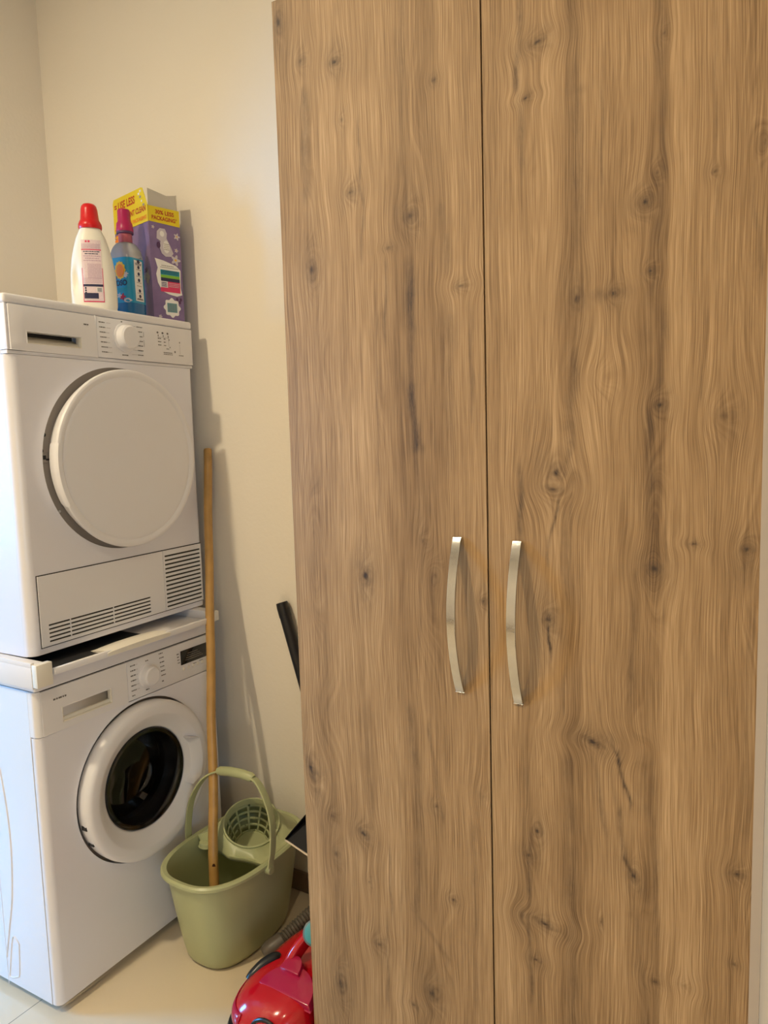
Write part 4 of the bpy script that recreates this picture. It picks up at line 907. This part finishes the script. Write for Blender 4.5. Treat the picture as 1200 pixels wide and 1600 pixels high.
# ================================================================ dustpan behind the bucket
dpn_ = thing('dustpan', 'black dustpan with pale front lip, tucked between the bucket and wardrobe', 'dustpan', (-1.150, 1.500, 0.010))
bm = bmesh.new()
pk = [(-.085, 0, .285), (.075, -.04, .235), (.12, .10, .330), (.02, .13, .385)]
E_ = Vector
a, b, c, d = [E_(p) for p in ((-.064, -.050, .318), (.090, -.050, .272), (.169, .065, .374), (.015, .065, .420))]
nn = (b - a).cross(d - a).normalized()
if nn.z < 0: nn = -nn
def quadbox(bm, A, B, C, D, h, mi=0):
    loft(bm, [[A, B, C, D], [A + h, B + h, C + h, D + h]], mi=mi)
quadbox(bm, a, b, c, d, -nn * .003)
for p, q in ((a, d), (b, c)):
    w_ = (q - p).normalized().cross(nn) * .0015; quadbox(bm, p - w_, p + w_, q + w_, q - w_, nn * .004 + Vector((0, 0, 0))); 
    loft(bm, [[p - w_, p + w_, p + w_ + nn * .006, p - w_ + nn * .006], [q - w_, q + w_, q + w_ + nn * .042, q - w_ + nn * .042]])
w_ = (c - d).normalized().cross(nn) * .0015; loft(bm, [[d - w_, d + w_, d + w_ + nn * .042, d - w_ + nn * .042], [c - w_, c + w_, c + w_ + nn * .042, c - w_ + nn * .042]])
obj('pan', bm, 'pan', dpn_, bevel=.0006, seg=1)
bm = bmesh.new(); e = (a - d).normalized() * .005; quadbox(bm, a + e, b + e, b - e * .2, a - e * .2, -nn * .0045); obj('rubber_lip', bm, 'panlip', dpn_)
bm = bmesh.new(); sweep(bm, [c.lerp(d, .5) + nn * .02, c.lerp(d, .5) + Vector((.03, .03, .04)), Vector((.150, .125, .56)), Vector((.150, .130, .66))], [.010, .012, .012, .010], 16); obj('handle', bm, 'pan', dpn_)
bm = bmesh.new(); quadbox(bm, E_((.148, .055, .0)), E_((.160, .055, 0)), E_((.160, .065, 0)), E_((.148, .065, 0)), E_((0, 0, .371))); obj('stand', bm, 'pan', dpn_)

# ================================================================ red vacuum cleaner
vx, vy = -1.065, 1.300
vc = thing('vacuum_cleaner', 'glossy red vacuum cleaner with grey ribbed hose, on the floor beside the wardrobe', 'vacuum cleaner', (vx, vy, 0))
def vr(z, a, b, n=3.2, dx=0, dy=0): return bring(z, a, b, n, dx, dy, 64)
bm = bmesh.new(); loft(bm, [vr(.004, .100, .170), vr(.010, .112, .186), vr(.030, .1155, .192), vr(.052, .1150, .191), vr(.060, .112, .187), vr(.061, .10, .17)]); obj('base', bm, 'black', vc)
bm = bmesh.new()
loft(bm, [vr(.0612, .100, .172), vr(.068, .105, .177), vr(.085, .1045, .176), vr(.105, .100, .168, dx=.002, dy=.002), vr(.122, .092, .155, dx=.006, dy=.006), vr(.134, .079, .136, dx=.010, dy=.012), vr(.1405, .062, .110, dx=.014, dy=.018), vr(.143, .030, .060, dx=.016, dy=.02)])
bd = obj('hood', bm, 'red', vc, angle=50)
def shell_patch(a0, a1, rows, off, k=14):
    out = []
    for z, a_, b_, dx, dy in rows:
        out.append([(dx + se(a_ + off, b_ + off, 3.2, math.radians(a0 + (a1 - a0) * i / k))[0], dy + se(a_ + off, b_ + off, 3.2, math.radians(a0 + (a1 - a0) * i / k))[1], z + off * .3) for i in range(k + 1)])
    return out
rws = [(.064, .103, .175, 0, 0), (.075, .1048, .1768, 0, 0), (.090, .104, .175, 0, 0), (.104, .1005, .1685, .002, .002)]
bm = bmesh.new(); loft(bm, shell_patch(196, 258, rws, .0022), close=False, cap0=False, cap1=False); fpn = obj('front_panel', bm, 'magenta', vc); sm = fpn.modifiers.new('wall', 'SOLIDIFY'); sm.thickness = .002; sm.offset = -1
def slab(bm, pts, n_, th):
    P = [Vector(p) for p in pts]; loft(bm, [[p - n_ * th for p in P], P])
def arc_pts(c, u, w, ru, rw, a0=0, a1=180, n=28):
    return [c + u * (ru * math.cos(math.radians(a0 + (a1 - a0) * k / n))) + w * (rw * math.sin(math.radians(a0 + (a1 - a0) * k / n))) for k in range(n + 1)]
cu = Vector((1, -.02, .0)).normalized(); cw = Vector((0, .96, .28)).normalized(); cn = cu.cross(cw).normalized()
bm = bmesh.new(); slab(bm, arc_pts(Vector((.034, -.104, .1385)), cu, cw, .072, .070), cn, .022); obj('cup_cover', bm, 'magenta', vc, bevel=.002)
bm = bmesh.new(); slab(bm, arc_pts(Vector((.018, -.062, .160)), cu, cw, .027, .040), cn, .020); obj('cup_catch', bm, 'magenta', vc, bevel=.002)
bm = bmesh.new(); hpts = spline([(-.006, -.030, .140), (.004, -.014, .168), (.020, .012, .196), (.044, .036, .214), (.074, .060, .216), (.092, .090, .190), (.088, .12, .13)], 8)
sweep(bm, hpts, 0, 18, sec=(.0185, .0110), up=(.3, 1, 0)); obj('carry_handle', bm, 'red', vc, angle=60)
def facing_disc(bm, c, r, th, d):
    d = d.normalized(); u = d.orthogonal().normalized(); w = d.cross(u)
    loft(bm, [[c + u * (rr_ * math.cos(a)) + w * (rr_ * math.sin(a)) + d * h_ for a in [2 * PI * k / 32 for k in range(32)]] for rr_, h_ in ((r, 0), (r, th * .8), (r * .88, th))])
dv = Vector((.50, -.62, .60)); dc = Vector((.052, .000, .226))
bm = bmesh.new(); facing_disc(bm, dc, .029, .008, dv); tr = obj('dial_rim', bm, 'tealrim', vc)
bm = bmesh.new(); facing_disc(bm, dc + dv.normalized() * .0075, .025, .005, dv); obj('dial', bm, 'teal', vc)
bm = bmesh.new(); sweep(bm, [dc - dv.normalized() * .001, dc - dv.normalized() * .03 + Vector((.01, .02, -.02))], [.018, .012], 16); obj('dial_neck', bm, 'red', vc)
bm = bmesh.new(); sweep(bm, spline([(-.086, -.080, .108), (-.083, -.070, .118), (-.072, -.045, .132), (-.058, -.022, .138), (-.052, -.016, .134)], 5), [.006] + [.0125] * 19 + [.006], 18); obj('side_catch', bm, 'black', vc)
bm = bmesh.new(); ringp = [(.034 + .040 * math.cos(a), -.172 + .010 * math.sin(a), .082 + .032 * math.sin(a)) for a in [PI * k / 20 for k in range(21)]]
sweep(bm, ringp, .0045, 10); obj('front_ring', bm, 'black', vc)
# ribbed hose with its cuff, lying beside the machine and running round the back
def hz(p): return Vector(p) - Vector((vx, vy, 0))
hp = spline([hz((-1.225, 1.412, .050)), hz((-1.200, 1.465, .078)), hz((-1.165, 1.525, .110)), hz((-1.110, 1.560, .130)), hz((-1.050, 1.560, .125)), hz((-1.020, 1.520, .112)), hz((-1.035, 1.455, .104))], 26)
rad = [.0185 + .0022 * math.sin(i * 2.1) for i in range(len(hp))]
bm = bmesh.new(); sweep(bm, hp, rad, 20); hs = obj('hose', bm, 'hose', vc, angle=80)
bm = bmesh.new(); sweep(bm, [hz((-1.2505, 1.380, .033)), hz((-1.2480, 1.384, .035)), hz((-1.240, 1.392, .040)), hz((-1.232, 1.402, .045)), hz((-1.219, 1.425, .056))], [.010, .020, .0245, .0255, .0235], 28); obj('hose_cuff', bm, 'hose', hs)
